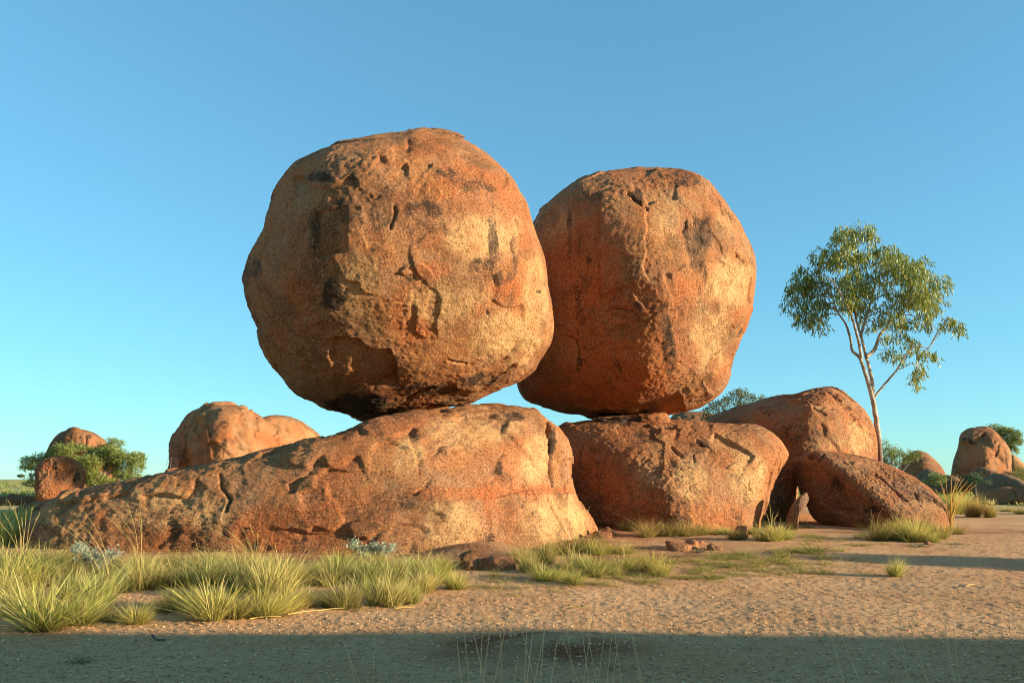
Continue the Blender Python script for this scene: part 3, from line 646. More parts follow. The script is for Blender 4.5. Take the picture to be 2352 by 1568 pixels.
# --- rocks further off
far = [
 ('dome_rock', [(1530, 975), (1536, 962), (1551, 950), (1570, 946), (1596, 945), (1616, 947), (1638, 952), (1665, 965), (1670, 1120), (1530, 1120)], 42, [(0, 20, 2.0), (180, 0, 2)], 'low brown rock top peeping through the gap under the right balanced boulder', M_ROCK_RED, {}),
 ('dome_rock', [(387, 1032), (390, 1012), (398, 995), (413, 974), (433, 948), (461, 933), (486, 924), (509, 923), (533, 924), (555, 930), (568, 938), (584, 949), (601, 959), (618, 972), (644, 991), (662, 1008), (680, 1035), (695, 1080), (690, 1170), (540, 1180), (390, 1170), (386, 1090)], 45,
  [(-62, 5, 2.65), (30, 5, 3.05), (0, 60, 3.5), (180, 0, 3.2)], 'big half shaded granite dome behind the low end of the sloping rock', M_ROCK,
  dict(pale=0.2, rust=0.7, p=7, flakes=3, flake_h=0.12, rough=1.6, feats=[('step', [(475, 950), (480, 980), (485, 1005), (486, 1050)], 0.12, 40), ('crack', [(538, 1000), (548, 1018), (556, 1030)], 2, .12)], stain_shade_spots=[(515, 975, 15, 12, .7), (420, 1050, 15, 30, .6), (590, 975, 12, 30, .5)])),
 ('dome_rock', [(590, 975), (601, 960), (611, 956), (632, 953), (652, 954), (673, 958), (693, 967), (712, 981), (726, 992), (736, 1004), (745, 1040), (748, 1170), (600, 1170), (585, 1080)], 49, [(20, 10, 2), (180, 0, 2)],
  'smaller rounded granite dome tucked behind the half shaded dome', M_ROCK, dict(pale=0.3)),
 ('rounded_boulder', [(98, 1070), (102, 1051), (110, 1029), (124, 1005), (143, 992), (161, 983), (172, 981), (187, 986), (212, 992), (231, 1003), (245, 1014), (256, 1033), (264, 1058), (268, 1082), (266, 1150), (180, 1175), (100, 1160)], 41.8,
  [(-40, 5, 1.9), (40, 5, 2.0), (180, 0, 2)], 'brown rounded boulder rising behind the green spreading bush', M_ROCK_RED, dict(p=6, feats=[('crack', [(201, 1002), (199, 1012), (196, 1030)], 2, .15), ('step', [(130, 1015), (160, 1003), (180, 998)], -.1, 20)], stain_shade_spots=[(205, 1001, 8, 6, .9)])),
 ('pitted_boulder', [(80, 1082), (86, 1066), (99, 1055), (119, 1050), (146, 1048), (165, 1053), (179, 1062), (190, 1075), (196, 1089), (197, 1101), (192, 1112), (180, 1135), (150, 1150), (128, 1152), (102, 1150), (84, 1145), (80, 1128), (81, 1106)], 34.5,
  [(-15, 10, 1.0), (55, 0, 1.0), (180, 0, 1.05)], 'small rough pitted orange boulder in front of the green bush', M_ROCK_RED,
  dict(rust=0.9, rough=2.2, fine=2.2, p=6, flake_h=0.03, feats=[('crack', [(182, 1076), (179, 1092), (176, 1106)], 5, 0.2), ('crack', [(140, 1133), (160, 1118), (172, 1112)], 2, .08)], stain_shade_spots=[(181, 1092, 7, 16, .9), (100, 1095, 10, 16, .8), (125, 1066, 6, 14, .7), (101, 1060, 6, 6, .5)])),
 ('flat_rock', [(-40, 1150), (-10, 1142), (15, 1140), (35, 1143), (52, 1150), (64, 1159), (70, 1175), (20, 1185), (-40, 1180)], 35, [(0, 40, 0.6), (180, 0, 1.5)], 'low flat red rock on the open plain left of the pitted boulder', M_ROCK_RED, dict(rust=0.8, n=6, fine=2)),
 ('flat_rock', [(15, 1140), (40, 1136), (70, 1139), (95, 1147), (112, 1156), (100, 1175), (40, 1175)], 36.5, [(0, 40, 0.6), (180, 0, 1.5)], 'low red rock ledge running out from under the pitted boulder', M_ROCK_RED, dict(rust=0.8, n=6, fine=2)),
 ('dark_ledge', [(26, 1180), (45, 1165), (73, 1155), (100, 1150), (140, 1150), (170, 1165), (160, 1200), (90, 1215), (30, 1205)], 21.5, [(-30, 20, 0.8), (180, 0, 1.0)], 'dark shaded rock ledge at the tapered end of the sloping rock', M_ROCK_RED, dict(n=6, fine=2)),
 ('tall_boulder', [(2184, 1095), (2190, 1057), (2198, 1033), (2203, 1013), (2204, 1004), (2210, 993), (2222, 985), (2236, 981), (2253, 979), (2266, 979), (2278, 984), (2291, 995), (2304, 1010), (2315, 1024), (2321, 1037), (2323, 1057), (2323, 1095), (2318, 1140), (2190, 1140)], 60,
  [(-38, 5, 2.1), (50, 2, 2.1), (0, 55, 2.4), (180, 0, 2.2)], 'tall blunt granite boulder with a split cap on the far right', M_ROCK, dict(p=9, feats=[('step', [(2203, 1015), (2215, 1014), (2232, 1011), (2245, 1002), (2256, 994)], -0.3, 80), ('crack', [(2295, 1020), (2293, 1048)], 1.6, .15)], stain_shade_spots=[(2215, 1008, 18, 5, .8), (2230, 1012, 12, 3, .8)], rust=0.4)),
 ('dome_rock', [(2060, 1085), (2064, 1074), (2075, 1055), (2090, 1041), (2108, 1036), (2125, 1039), (2141, 1050), (2156, 1065), (2167, 1079), (2172, 1095), (2170, 1140), (2062, 1140)], 58, [(-30, 10, 1.6), (40, 10, 1.6), (180, 0, 1.7)], 'egg shaped brown dome behind the wispy bush on the right', M_ROCK_RED, dict(stain_shade_spots=[(2125, 1055, 20, 6, .5)], rust=.3)),
 ('dome_rock', [(2300, 1060), (2321, 1043), (2332, 1046), (2342, 1055), (2354, 1066), (2372, 1085), (2385, 1110), (2380, 1140), (2310, 1140)], 66, [(20, 10, 1.6), (180, 0, 1.7)], 'pale rounded rock just behind the tall blunt boulder', M_ROCK, dict(pale=.5)),
 ('low_rock', [(2224, 1100), (2232, 1084), (2249, 1073), (2269, 1074), (2285, 1080), (2298, 1090), (2300, 1125), (2226, 1125)], 52, [(0, 20, 1.2), (180, 0, 1.2)], 'low sunlit rock against the foot of the tall blunt boulder', M_ROCK_RED, {}),
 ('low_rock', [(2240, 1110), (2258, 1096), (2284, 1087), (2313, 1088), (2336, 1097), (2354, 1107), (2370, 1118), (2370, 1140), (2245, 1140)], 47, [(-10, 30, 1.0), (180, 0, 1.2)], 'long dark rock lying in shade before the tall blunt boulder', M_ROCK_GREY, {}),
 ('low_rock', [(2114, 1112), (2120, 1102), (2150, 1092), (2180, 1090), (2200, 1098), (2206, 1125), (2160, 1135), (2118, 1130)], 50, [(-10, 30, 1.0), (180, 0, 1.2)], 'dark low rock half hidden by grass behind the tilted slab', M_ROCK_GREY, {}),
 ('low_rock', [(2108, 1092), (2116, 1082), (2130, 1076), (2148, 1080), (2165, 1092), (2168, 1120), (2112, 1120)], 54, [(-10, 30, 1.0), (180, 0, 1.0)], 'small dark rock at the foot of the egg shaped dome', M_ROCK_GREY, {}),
 ('low_rock', [(2228, 1152), (2240, 1140), (2262, 1129), (2295, 1120), (2324, 1119), (2336, 1130), (2340, 1150), (2290, 1160)], 37, [(-10, 40, 0.7), (180, 0, 1.0)], 'flat brown rock lying on bare ground at the right', M_ROCK_RED, dict(fine=2)),
 ('low_rock', [(2332, 1135), (2342, 1122), (2358, 1117), (2375, 1125), (2378, 1150), (2338, 1152)], 36, [(-10, 40, 0.5), (180, 0, 0.7)], 'rounded brown stone beside the flat brown rock', M_ROCK_RED, dict(fine=2)),
]
for i, (nm, ol, Y, pl, lab, mt, kw) in enumerate(far):
    kw = dict(dict(p=5, n=7 if i in (1, 3, 4, 8) else 6, seed=20 + i, mat=mt, rough=1.0, flakes=2, flake_h=0.05), **kw)
    tag(make_rock(nm, ol, Y, pl, **kw), lab, 'rock' if 'boulder' not in nm else 'boulder')

# boulders outside the picture, up-sun: they throw the long evening shadows across the ground
def ridge(name, lab, x0, x1, y, h, th, seed, rot=0.0):
    cx, hw = (x0 + x1) / 2, (x1 - x0) / 2
    s, T = ico(6)
    d = s.copy(); e = 6
    G = (np.abs(d[:, 0] / hw) ** e + np.abs(d[:, 1] / th) ** 4 + np.abs(d[:, 2] / h) ** e) ** (1 / e)
    q = s * np.array([hw, th, h]); d = q / np.linalg.norm(q, axis=1)[:, None]
    G = (np.abs(d[:, 0] / hw) ** e + np.abs(d[:, 1] / th) ** e + np.abs(d[:, 2] / h) ** e) ** (1 / e)
    V = d / G[:, None]
    V = V * (1 + 0.035 * fbm(V * 0.45 + seed, 4))[:, None]
    me = mesh_np(name, V, T, M_ROCK, True, {'tone': np.zeros((len(V), 3))})
    o = link(name, me, None, (cx, y, 0)); o.rotation_euler[2] = R(rot); tag(o, lab, 'rock'); return o
ridge('ridge_rock', 'long high rock ridge throwing the evening shadow over the near gravel', 8.0, 44.0, -0.38, 4.0, 1.6, 4, -2.0)
ridge('rounded_boulder', 'unseen rounded boulder added up-sun of the tilted slab to shade the gravel', 21.5, 25.0, 10.5, 2.3, 1.5, 9)  # added outside the view to shade the soil near the slab

# ------------------------------------------------------------------ grass
GREEN, STRAW, OLIVE = (0.20, 0.24, 0.04), (0.66, 0.53, 0.22), (0.28, 0.235, 0.06)
GOLD, GREYG, DRY = (0.62, 0.43, 0.14), (0.22, 0.25, 0.14), (0.36, 0.26, 0.13)
def tussock_mesh(name, seed, n, rad, H, low, high, spread=0.9, droop=0.35, wid=0.005, mixg=0.35, foot=0.35, other=None):
    r = np.random.RandomState(seed)
    az = r.uniform(0, 2 * math.pi, n); q = np.sqrt(r.uniform(0, 1, n))
    nc = r.randint(4, 8); ci = r.randint(0, nc, n); ca_ = r.uniform(0, 2 * math.pi, nc); cq = rad * 0.55 * np.sqrt(r.uniform(0, 1, nc)); ch = r.uniform(0.55, 1.05, nc)
    lean_a = r.uniform(0, 2 * math.pi, nc); lean = r.uniform(0.0, 0.45, nc)
    bx = cq[ci] * np.cos(ca_[ci]) + rad * foot * 0.6 * q * np.cos(az); by = cq[ci] * np.sin(ca_[ci]) + rad * foot * 0.6 * q * np.sin(az)
    az2 = az + r.normal(0, 0.7, n); tilt = np.clip(spread * q + r.normal(0, 0.22, n), -0.5, 1.45)
    L = H * ch[ci] * r.uniform(0.35, 1.05, n) * (1 - 0.25 * q ** 3)
    stray = r.uniform(0, 1, n) < 0.03; L = np.where(stray, L * 1.45, L); tilt = np.where(stray, tilt * 0.5, tilt)
    mat_ = r.uniform(0, 1, n) < 0.16; L = np.where(mat_, L * 0.55, L); tilt = np.where(mat_, r.uniform(0.9, 1.5, n), tilt)
    dx = np.sin(tilt) * np.cos(az2) + lean[ci] * np.cos(lean_a[ci]); dy = np.sin(tilt) * np.sin(az2) + lean[ci] * np.sin(lean_a[ci]); dz = np.cos(tilt)
    dr = droop * r.uniform(0.0, 1.6, n); cb = r.uniform(0.6, 1.2, nc)[ci]
    ts = np.array([0.0, 0.4, 0.75, 1.0])
    sa = r.uniform(0, 2 * math.pi, n); sx, sy = np.cos(sa), np.sin(sa)
    w = wid * r.uniform(0.6, 1.3, n)
    V = []; C = []
    low, high = np.array(low), np.array(high)
    other = np.array(other if other is not None else low)
    per = np.clip(r.normal(0, 0.28, n), -0.5, 0.5); sw = r.uniform(0, 1, n) < mixg; br = r.uniform(0.55, 1.4, n) * cb
    for k, t in enumerate(ts):
        px_ = bx + L * (dx * t + dr * t * t * np.cos(az2)); py_ = by + L * (dy * t + dr * t * t * np.sin(az2))
        pz_ = L * (dz * t - 0.35 * dr * t * t)
        ww = w * (1.0, 0.9, 0.6, 0.12)[k] * 0.5
        m = np.clip(t * 1.1 - 0.15 + per, 0, 1)[:, None]
        c = (low * (1 - m) + high * m); c = np.where(sw[:, None], other * (0.8 + 0.4 * m), c); c = np.where(mat_[:, None], np.array(DRY) * 0.9, c) * br[:, None]
        for sg in (-1, 1):
            V.append(np.stack([px_ + sg * ww * sx, py_ + sg * ww * sy, pz_], -1)); C.append(c)
    V = np.stack(V, 1).reshape(-1, 3); C = np.stack(C, 1).reshape(-1, 3)
    b = (np.arange(n) * 8)[:, None, None]
    Fq = (np.array([[0, 1, 3, 2], [2, 3, 5, 4], [4, 5, 7, 6]])[None] + b).reshape(-1, 4)
    return mesh_np(name, V, Fq, M_GRASS, False, {'tint': np.clip(C, 0, 1)})
TV = {}
for k in range(5):
    TV['P', k] = tussock_mesh('pale_tussock', 100 + k, 860, 0.5, 1.0, OLIVE, (0.80, 0.66, 0.29), 0.5, 0.35, 0.014, 0.12, 0.5, GREEN)
    TV['G', k] = tussock_mesh('green_tussock', 110 + k, 720, 0.5, 1.0, (0.24, 0.27, 0.045), (0.58, 0.54, 0.15), 0.6, 0.35, 0.014, 0.35, 0.5, STRAW)
    TV['S', k] = tussock_mesh('spinifex_hummock', 120 + k, 1100, 0.5, 1.0, (0.22, 0.22, 0.04), (0.74, 0.63, 0.18), 0.85, 0.2, 0.013, 0.3, 0.35, STRAW)
    TV['O', k] = tussock_mesh('olive_tussock', 130 + k, 680, 0.5, 1.0, (0.20, 0.19, 0.05), (0.52, 0.40, 0.13), 0.7, 0.25, 0.013, 0.2, 0.5, DRY)
    TV['Y', k] = tussock_mesh('golden_tussock', 140 + k, 1300, 0.5, 1.0, OLIVE, GOLD, 0.6, 0.12, 0.008, 0.1, 0.5, STRAW)
    TV['T', k] = tussock_mesh('grass_tuft', 150 + k, 260, 0.5, 1.0, (0.18, 0.20, 0.04), (0.36, 0.34, 0.09), 1.1, 0.4, 0.016, 0.3, 0.6, STRAW)
    TV['D', k] = tussock_mesh('dry_tuft', 160 + k, 240, 0.5, 1.0, DRY, STRAW, 1.1, 0.4, 0.016, 0.2, 0.7, OLIVE)
    TV['B', k] = tussock_mesh('dark_plant', 170 + k, 240, 0.5, 1.0, (0.06, 0.10, 0.05), (0.10, 0.15, 0.07), 1.2, 0.2, 0.02, 0.1, 0.7, GREYG)
NAME = dict(P='pale_tussock', G='green_tussock', S='spinifex_hummock', O='olive_tussock', Y='golden_tussock', T='grass_tuft', D='dry_tuft', B='ground_plant')
prnd = random.Random(5)
def put(kind, px, py, w, h, label, cat='grass', group=None, lean=0.0, at_depth=None):
    if at_depth: P = at(px, py, at_depth); P[2] = gz(P[0], P[1])
    else: P = on_ground(px, py)
    k = P[1] / F
    o = link(NAME[kind], TV[kind, prnd.randrange(5)], None, (P[0], P[1], P[2] - 0.015))
    o.rotation_euler = (prnd.uniform(-.06, .06), prnd.uniform(-.06, .06) + lean, prnd.uniform(0, 6.28))
    sxy = w * k * 0.8; o.scale = (sxy * prnd.uniform(0.9, 1.1), sxy * prnd.uniform(0.9, 1.1), h * k * prnd.uniform(0.82, 1.1))
    return tag(o, label, cat, group)

belt = [(330, 1306, 110, 55, 'P'), (420, 1300, 110, 50, 'O'), (500, 1302, 110, 55, 'P'), (640, 1306, 110, 60, 'P'), (770, 1306, 110, 55, 'G'), (870, 1304, 110, 50, 'P'), (1000, 1312, 90, 55, 'G'), (240, 1304, 110, 50, 'G'), (150, 1300, 110, 55, 'O'),
 (40, 1415, 130, 110, 'P'), (130, 1438, 250, 125, 'S'), (215, 1395, 130, 125, 'P'), (20, 1350, 150, 130, 'G'), (90, 1345, 170, 125, 'G'), (160, 1340, 150, 85, 'O'), (0, 1385, 110, 115, 'P'),
 (270, 1360, 120, 85, 'O'), (325, 1432, 105, 80, 'S'), (340, 1350, 140, 105, 'P'), (300, 1330, 120, 75, 'G'), (410, 1345, 130, 80, 'P'), (480, 1345, 140, 90, 'P'), (405, 1395, 90, 70, 'O'), (460, 1400, 120, 85, 'S'),
 (510, 1418, 170, 120, 'S'), (590, 1415, 120, 85, 'S'), (560, 1360, 130, 105, 'P'), (620, 1370, 140, 115, 'P'), (660, 1350, 110, 95, 'P'), (690, 1395, 110, 85, 'P'), (640, 1405, 110, 60, 'S'),
 (760, 1340, 120, 90, 'P'), (800, 1330, 120, 85, 'G'), (850, 1340, 120, 85, 'P'), (790, 1395, 110, 90, 'P'), (755, 1392, 60, 50, 'P'), (880, 1390, 120, 105, 'P'), (930, 1385, 90, 80, 'P'), (900, 1335, 130, 85, 'P'),
 (960, 1330, 130, 85, 'P'), (1010, 1340, 110, 85, 'G'), (1050, 1350, 70, 60, 'G'), (960, 1360, 100, 80, 'P'), (850, 1370, 100, 75, 'G'), (720, 1340, 110, 75, 'G'), (940, 1312, 110, 50, 'P'),
 (-60, 1400, 140, 140, 'G'), (-40, 1340, 150, 120, 'P'), (30, 1310, 140, 90, 'G'), (110, 1312, 130, 70, 'G'), (200, 1322, 130, 70, 'O'), (370, 1318, 120, 60, 'O'), (450, 1315, 120, 60, 'P'), (540, 1318, 120, 70, 'P'), (600, 1322, 110, 75, 'P'), (700, 1318, 100, 50, 'G'),
 (250, 1425, 80, 45, 'O'), (370, 1405, 70, 50, 'O'), (60, 1400, 160, 100, 'S'), (170, 1370, 120, 90, 'P')]
BK = {'P': 'pale straw tussock', 'G': 'green leafy tussock', 'S': 'dense spiky yellow green hummock', 'O': 'olive brown tussock'}
for px, py, w, h, k in belt:
    size = 'large ' if w * h > 15000 else ('small ' if w * h < 7000 else '')
    edge = 1440 - max(0, px - 240) * 0.085
    row = 'on the gravel edge' if py > edge - 32 else ('against the sloping rock' if py < 1332 else 'deep in the belt')
    sec = ('at the low rock tip' if px < 150 else 'beside the low grey shrub' if px < 300 else 'below the middle of the rock' if px < 520 else
           'by the seeding stalks' if px < 700 else 'by the upper grey shrub' if px < 900 else 'nearest the crumbling red stones')
    put(k, px, py, w, h, size + BK[k] + ' ' + row + ' ' + sec, 'grass', {'P': 'pale tussocks of the grass belt', 'G': 'green tussocks of the grass belt', 'S': 'spiky hummocks of the grass belt', 'O': 'olive tussocks of the grass belt'}[k])
for px, py, w, h in [(12, 1248, 120, 85), (58, 1240, 90, 60), (-25, 1230, 120, 80), (25, 1205, 90, 55), (70, 1200, 70, 40), (-10, 1195, 90, 50)]:
    put('G', px, py, w, h, 'shaded green tussock in the hollow below the dark rock ledge', 'grass', 'tussocks below the dark ledge')
patch = [(1215, 1312, 70, 75, 'P'), (1250, 1290, 90, 65, 'O'), (1290, 1272, 110, 68, 'O'), (1340, 1267, 110, 62, 'O'), (1380, 1272, 90, 55, 'G'), (1420, 1270, 90, 45, 'G'), (1260, 1330, 100, 50, 'G'), (1310, 1340, 90, 48, 'G'), (1370, 1322, 90, 62, 'G'),
 (1440, 1312, 70, 58, 'G'), (1490, 1310, 80, 72, 'O'), (1512, 1320, 70, 60, 'G'), (1200, 1290, 70, 55, 'P'), (1330, 1300, 90, 45, 'P'), (1410, 1318, 70, 40, 'G'), (1290, 1310, 70, 40, 'P')]
for px, py, w, h, k in patch:
    put(k, px, py, w, h, {'P': 'pale dry', 'G': 'fresh green', 'O': 'olive brown'}[k] + ' grass clump at the sunlit end of the sloping rock', 'grass', {'P': 'pale', 'G': 'green', 'O': 'olive'}[k] + ' clumps by the sunlit rock end')
for px, py, w, h, k in [(1438, 1218, 60, 45, 'O'), (1490, 1232, 90, 52, 'O'), (1530, 1232, 90, 55, 'O'), (1570, 1230, 80, 52, 'O'), (1612, 1228, 65, 45, 'O'), (1652, 1226, 65, 32, 'G'), (1692, 1238, 75, 48, 'O'), (1730, 1226, 60, 30, 'O'), (1765, 1240, 90, 62, 'G'), (1800, 1238, 70, 45, 'G')]:
    put(k, px, py, w, h, {'O': 'brownish', 'G': 'bright green'}[k] + ' tussock growing along the foot of the blocky rock', 'grass', {'O': 'brown', 'G': 'green'}[k] + ' tussocks at the blocky rock')
for px, py, w, h, k in [(2015, 1240, 70, 58, 'O'), (2050, 1240, 80, 62, 'G'), (2092, 1242, 80, 66, 'G'), (2130, 1244, 60, 52, 'G'), (2160, 1236, 90, 64, 'O'), (2198, 1226, 60, 38, 'O'), (2075, 1225, 80, 60, 'O'), (2120, 1222, 80, 55, 'O')]:
    put(k, px, py, w, h, {'O': 'brownish', 'G': 'dark green'}[k] + ' tussock in front of the low end of the tilted slab', 'grass', {'O': 'brown', 'G': 'green'}[k] + ' tussocks at the tilted slab')
for px, py, w, h in [(2232, 1186, 62, 56), (2276, 1188, 50, 44)]:
    put('Y', px, py, w, h, 'golden upright tussock on open ground right of the tilted slab', 'grass', 'golden tussocks on the open ground')
put('S', 2056, 1322, 52, 52, 'lone bright green tussock standing by itself on bare gravel', 'grass')
for px, py, w, h in [(2190, 1180, 70, 60), (2205, 1165, 70, 50), (2170, 1140, 60, 45), (2200, 1135, 80, 40), (2235, 1135, 80, 40), (2190, 1120, 60, 30), (2160, 1122, 60, 35), (2325, 1158, 34, 24), (2262, 1122, 60, 26), (2310, 1124, 50, 20), (2345, 1180, 60, 26), (2320, 1175, 60, 22)]:
    put('G' if px < 2230 else 'O', px, py, w, h, ('green' if px < 2230 else 'dull olive') + ' grass tussock among the low rocks behind the tilted slab', 'grass', ('green' if px < 2230 else 'olive') + ' tussocks among the far low rocks')
tr_ = random.Random(9)
def scatter(kind, region, n, w, h, label, group):
    for i in range(n):
        px, py = tr_.uniform(region[0], region[1]), tr_.uniform(region[2], region[3])
        py += (px - region[0]) * region[4]
        s_ = tr_.uniform(0.6, 1.3)
        put(kind, px, py, w * s_, h * s_, label, 'grass', group)
LOW = 'low green grass tuft in the sparse strip crossing the gravel'
scatter('T', (1380, 1900, 1290, 1345, -0.055), 110, 56, 24, LOW, 'green tufts across the gravel')
scatter('D', (1080, 1420, 1325, 1385, -0.10), 42, 46, 20, 'dry straw tuft lying at the edge of the gravel before the rock end', 'dry tufts at the gravel edge')
scatter('D', (1420, 2010, 1300, 1345, -0.03), 50, 48, 12, 'flat dry straw tuft scattered in the sparse strip crossing the gravel', 'dry tufts across the gravel')
scatter('T', (1820, 2060, 1230, 1275, -0.05), 22, 40, 16, 'small green tuft on shaded soil before the tilted slab', 'tufts before the tilted slab')
scatter('D', (200, 1050, 1432, 1446, -0.06), 36, 44, 16, 'flattened dry straw tuft along the front edge of the grass belt', 'dry tufts along the grass belt')
for px, py, w, h in [(185, 1522, 55, 34), (1545, 1446, 36, 12), (1600, 1462, 30, 16), (1720, 1490, 50, 12), (1415, 1540, 70, 24), (1865, 1530, 40, 14), (1900, 1500, 26, 10)]:
    put('B', px, py, w, h, 'small dark green plant on the shaded foreground gravel', 'plant', 'small plants in the foreground shade')
for px, py, w, h in [(1838, 1205, 36, 30), (1850, 1212, 40, 18), (1555, 1278, 40, 16), (1605, 1268, 40, 22), (2110, 1255, 60, 14), (2200, 1250, 50, 12)]:
    put('B', px, py, w, h, 'small dark green plant growing on soil near the rocks', 'plant', 'small plants near the rocks')

# ------------------------------------------------------------------ tubes, stalks
def tube(paths, sides=6):
    """paths: list of (points Nx3, radii N)"""
    VV, FF, b = [], [], 0
    for P, rad in paths:
        P = np.asarray(P, float); m = len(P)
        T = np.gradient(P, axis=0); T /= np.linalg.norm(T, axis=1)[:, None] + 1e-9
        ref = np.array([0.31, 0.95, 0.05]); U = np.cross(T, ref); U /= np.linalg.norm(U, axis=1)[:, None] + 1e-9
        W = np.cross(T, U); a = np.arange(sides) * 2 * math.pi / sides
        ring = P[:, None] + np.asarray(rad)[:, None, None] * (np.cos(a)[None, :, None] * U[:, None] + np.sin(a)[None, :, None] * W[:, None])
        idx = b + np.arange(m * sides).reshape(m, sides); nx = np.roll(idx, -1, 1)
        VV.append(ring.reshape(-1, 3)); FF.append(np.stack([idx[:-1], nx[:-1], nx[1:], idx[1:]], -1).reshape(-1, 4)); b += m * sides
    return np.concatenate(VV), np.concatenate(FF)
def curve_pts(P, k=6):
    P = np.asarray(P, float); n = len(P); out = []
    for i in range(n - 1):
        p0, p1, p2, p3 = P[max(i - 1, 0)], P[i], P[i + 1], P[min(i + 2, n - 1)]
        for t in np.arange(k) / k:
            out.append(0.5 * ((2 * p1) + (p2 - p0) * t + (2 * p0 - 5 * p1 + 4 * p2 - p3) * t * t + (3 * p1 - p0 - 3 * p2 + p3) * t ** 3))
    out.append(P[-1]); return np.array(out)

def stalk_clump(name, label, cat, base_px, Y, tips, r0=0.0022, heads=True, col=STRAW, group=None, seed=0, foot=0.05):
    """tall grass stalks rising from one foot; tips = pixel positions of the seed heads"""
    rr = np.random.RandomState(seed)
    B = at(base_px[0], base_px[1], Y); B[2] = gz(B[0], B[1])
    paths = []; hv = []
    for tx, ty in tips:
        yy = Y + rr.uniform(-0.15, 0.15)
        T = at(tx, ty, yy) - B
        f = np.array([rr.uniform(-foot, foot), rr.uniform(-foot, foot), 0])
        mid = f + (T - f) * 0.55 + np.array([-(T[0]) * 0.18, 0, 0.06 * np.linalg.norm(T)])
        C = curve_pts([f, mid, T], 6)
        paths.append((C, np.linspace(r0, r0 * 0.45, len(C))))
        if heads:
            d = C[-1] - C[-3]; d /= np.linalg.norm(d)
            L = 0.10 + 0.08 * rr.rand()
            for q in np.linspace(0, 1, 7):
                p0 = C[-1] - d * L * q; sd = rr.normal(size=3) * 0.3 + d
                sd /= np.linalg.norm(sd)
                paths.append((np.array([p0, p0 + sd * 0.018, p0 + sd * 0.034]), np.array([0.0006, 0.0028, 0.0004])))
    V, Fq = tube(paths, 4)
    c = np.array(col)[None] * rr.uniform(0.85, 1.1, (len(V), 1))
    me = mesh_np(name, V, Fq, M_GRASS, True, {'tint': c})
    return tag(link(name, me, None, B), label, cat, group)
def d3(pts): return pts
stalk_clump('seeding_grass', 'tall seeding grass stalks curving right in front of the sloping rock', 'grass', (590, 1360), 10.4,
            [(556, 1212), (575, 1205), (592, 1225), (520, 1215), (538, 1230), (604, 1240), (612, 1255), (500, 1222), (566, 1240), (545, 1255), (530, 1262), (583, 1250), (470, 1230)], 0.004, seed=1)
stalk_clump('seeding_grass', 'long thin grass stalks leaning left before the low end of the sloping rock', 'grass', (262, 1385), 8.9,
            [(110, 1190), (195, 1175), (160, 1210), (180, 1195), (205, 1220), (225, 1235), (140, 1235)], 0.003, heads=False, seed=2)
stalk_clump('seeding_grass', 'thin grass stalks crossing the middle of the sloping rock face', 'grass', (330, 1360), 10.0,
            [(240, 1180), (258, 1165), (290, 1150), (320, 1185), (275, 1205), (315, 1120)], 0.003, heads=False, seed=3)
stalk_clump('seeding_grass', 'tall tan stalks rising beside the dark rock ledge', 'grass', (45, 1330), 11.5,
            [(20, 1150), (32, 1160), (60, 1175), (75, 1165), (10, 1180), (50, 1190), (0, 1200), (90, 1180)], 0.004, seed=4)
stalk_clump('seeding_grass', 'tall golden seeding grass fanning out right of the tilted slab', 'grass', (2180, 1185), 18.3,
            [(2186, 1092), (2200, 1090), (2212, 1100), (2222, 1105), (2234, 1108), (2160, 1105), (2172, 1100), (2150, 1125), (2195, 1110), (2208, 1118), (2168, 1122), (2222, 1122), (2190, 1125), (2242, 1112), (2206, 1096)], 0.009, seed=5, col=GOLD)
stalk_clump('seeding_grass', 'bent dry stalks at the left side of the slab foot tussocks', 'grass', (2012, 1236), 16.6,
            [(2000, 1168), (2006, 1180), (2028, 1165), (2022, 1185), (1996, 1190)], 0.008, heads=False, seed=6, col=DRY)
stalk_clump('seeding_grass', 'thin pale stalks standing by the edge of the blocky rock', 'grass', (1770, 1235), 16.9,
            [(1768, 1155), (1776, 1175), (1788, 1180), (1760, 1178)], 0.006, heads=False, seed=7)
stalk_clump('seeding_grass', 'thin pale stalks in front of the sunlit end of the sloping rock', 'grass', (1310, 1330), 11.5,
            [(1285, 1180), (1262, 1240), (1330, 1230), (1345, 1170), (1357, 1160), (1240, 1255)], 0.003, heads=False, seed=8)
fr = random.Random(3)
def fg(cx, tips, seed):
    B = at(cx, 1750, 2.5)
    stalk_clump('dry_grass_stalks', 'tall thin pale grass stalks standing close by in the shaded foreground', 'grass', (cx, 1900), 2.5 + 0.2 * (seed % 3), tips, 0.0016, heads=False,
                col=(0.66, 0.58, 0.38), group='foreground grass stalks', seed=seed, foot=0.12)
fg(1120, [(1060, 1400), (1085, 1440), (1110, 1405), (1128, 1425), (1150, 1440), (1168, 1408), (1050, 1470), (1190, 1500)], 30)
fg(1230, [(1190, 1410), (1210, 1430), (1228, 1418), (1262, 1395), (1250, 1450), (1280, 1470)], 31)
fg(1360, [(1300, 1420), (1330, 1400), (1345, 1430), (1365, 1390), (1390, 1440), (1410, 1418), (1420, 1470), (1290, 1460)], 32)
fg(1470, [(1410, 1440), (1440, 1400), (1455, 1460)], 33)
fg(900, [(770, 1425), (860, 1450), (800, 1490)], 34)
fg(2010, [(1900, 1425), (1925, 1440)], 35)
fg(2160, [(2060, 1395), (2085, 1420)], 36)
fg(2240, [(2165, 1400), (2190, 1430)], 37)

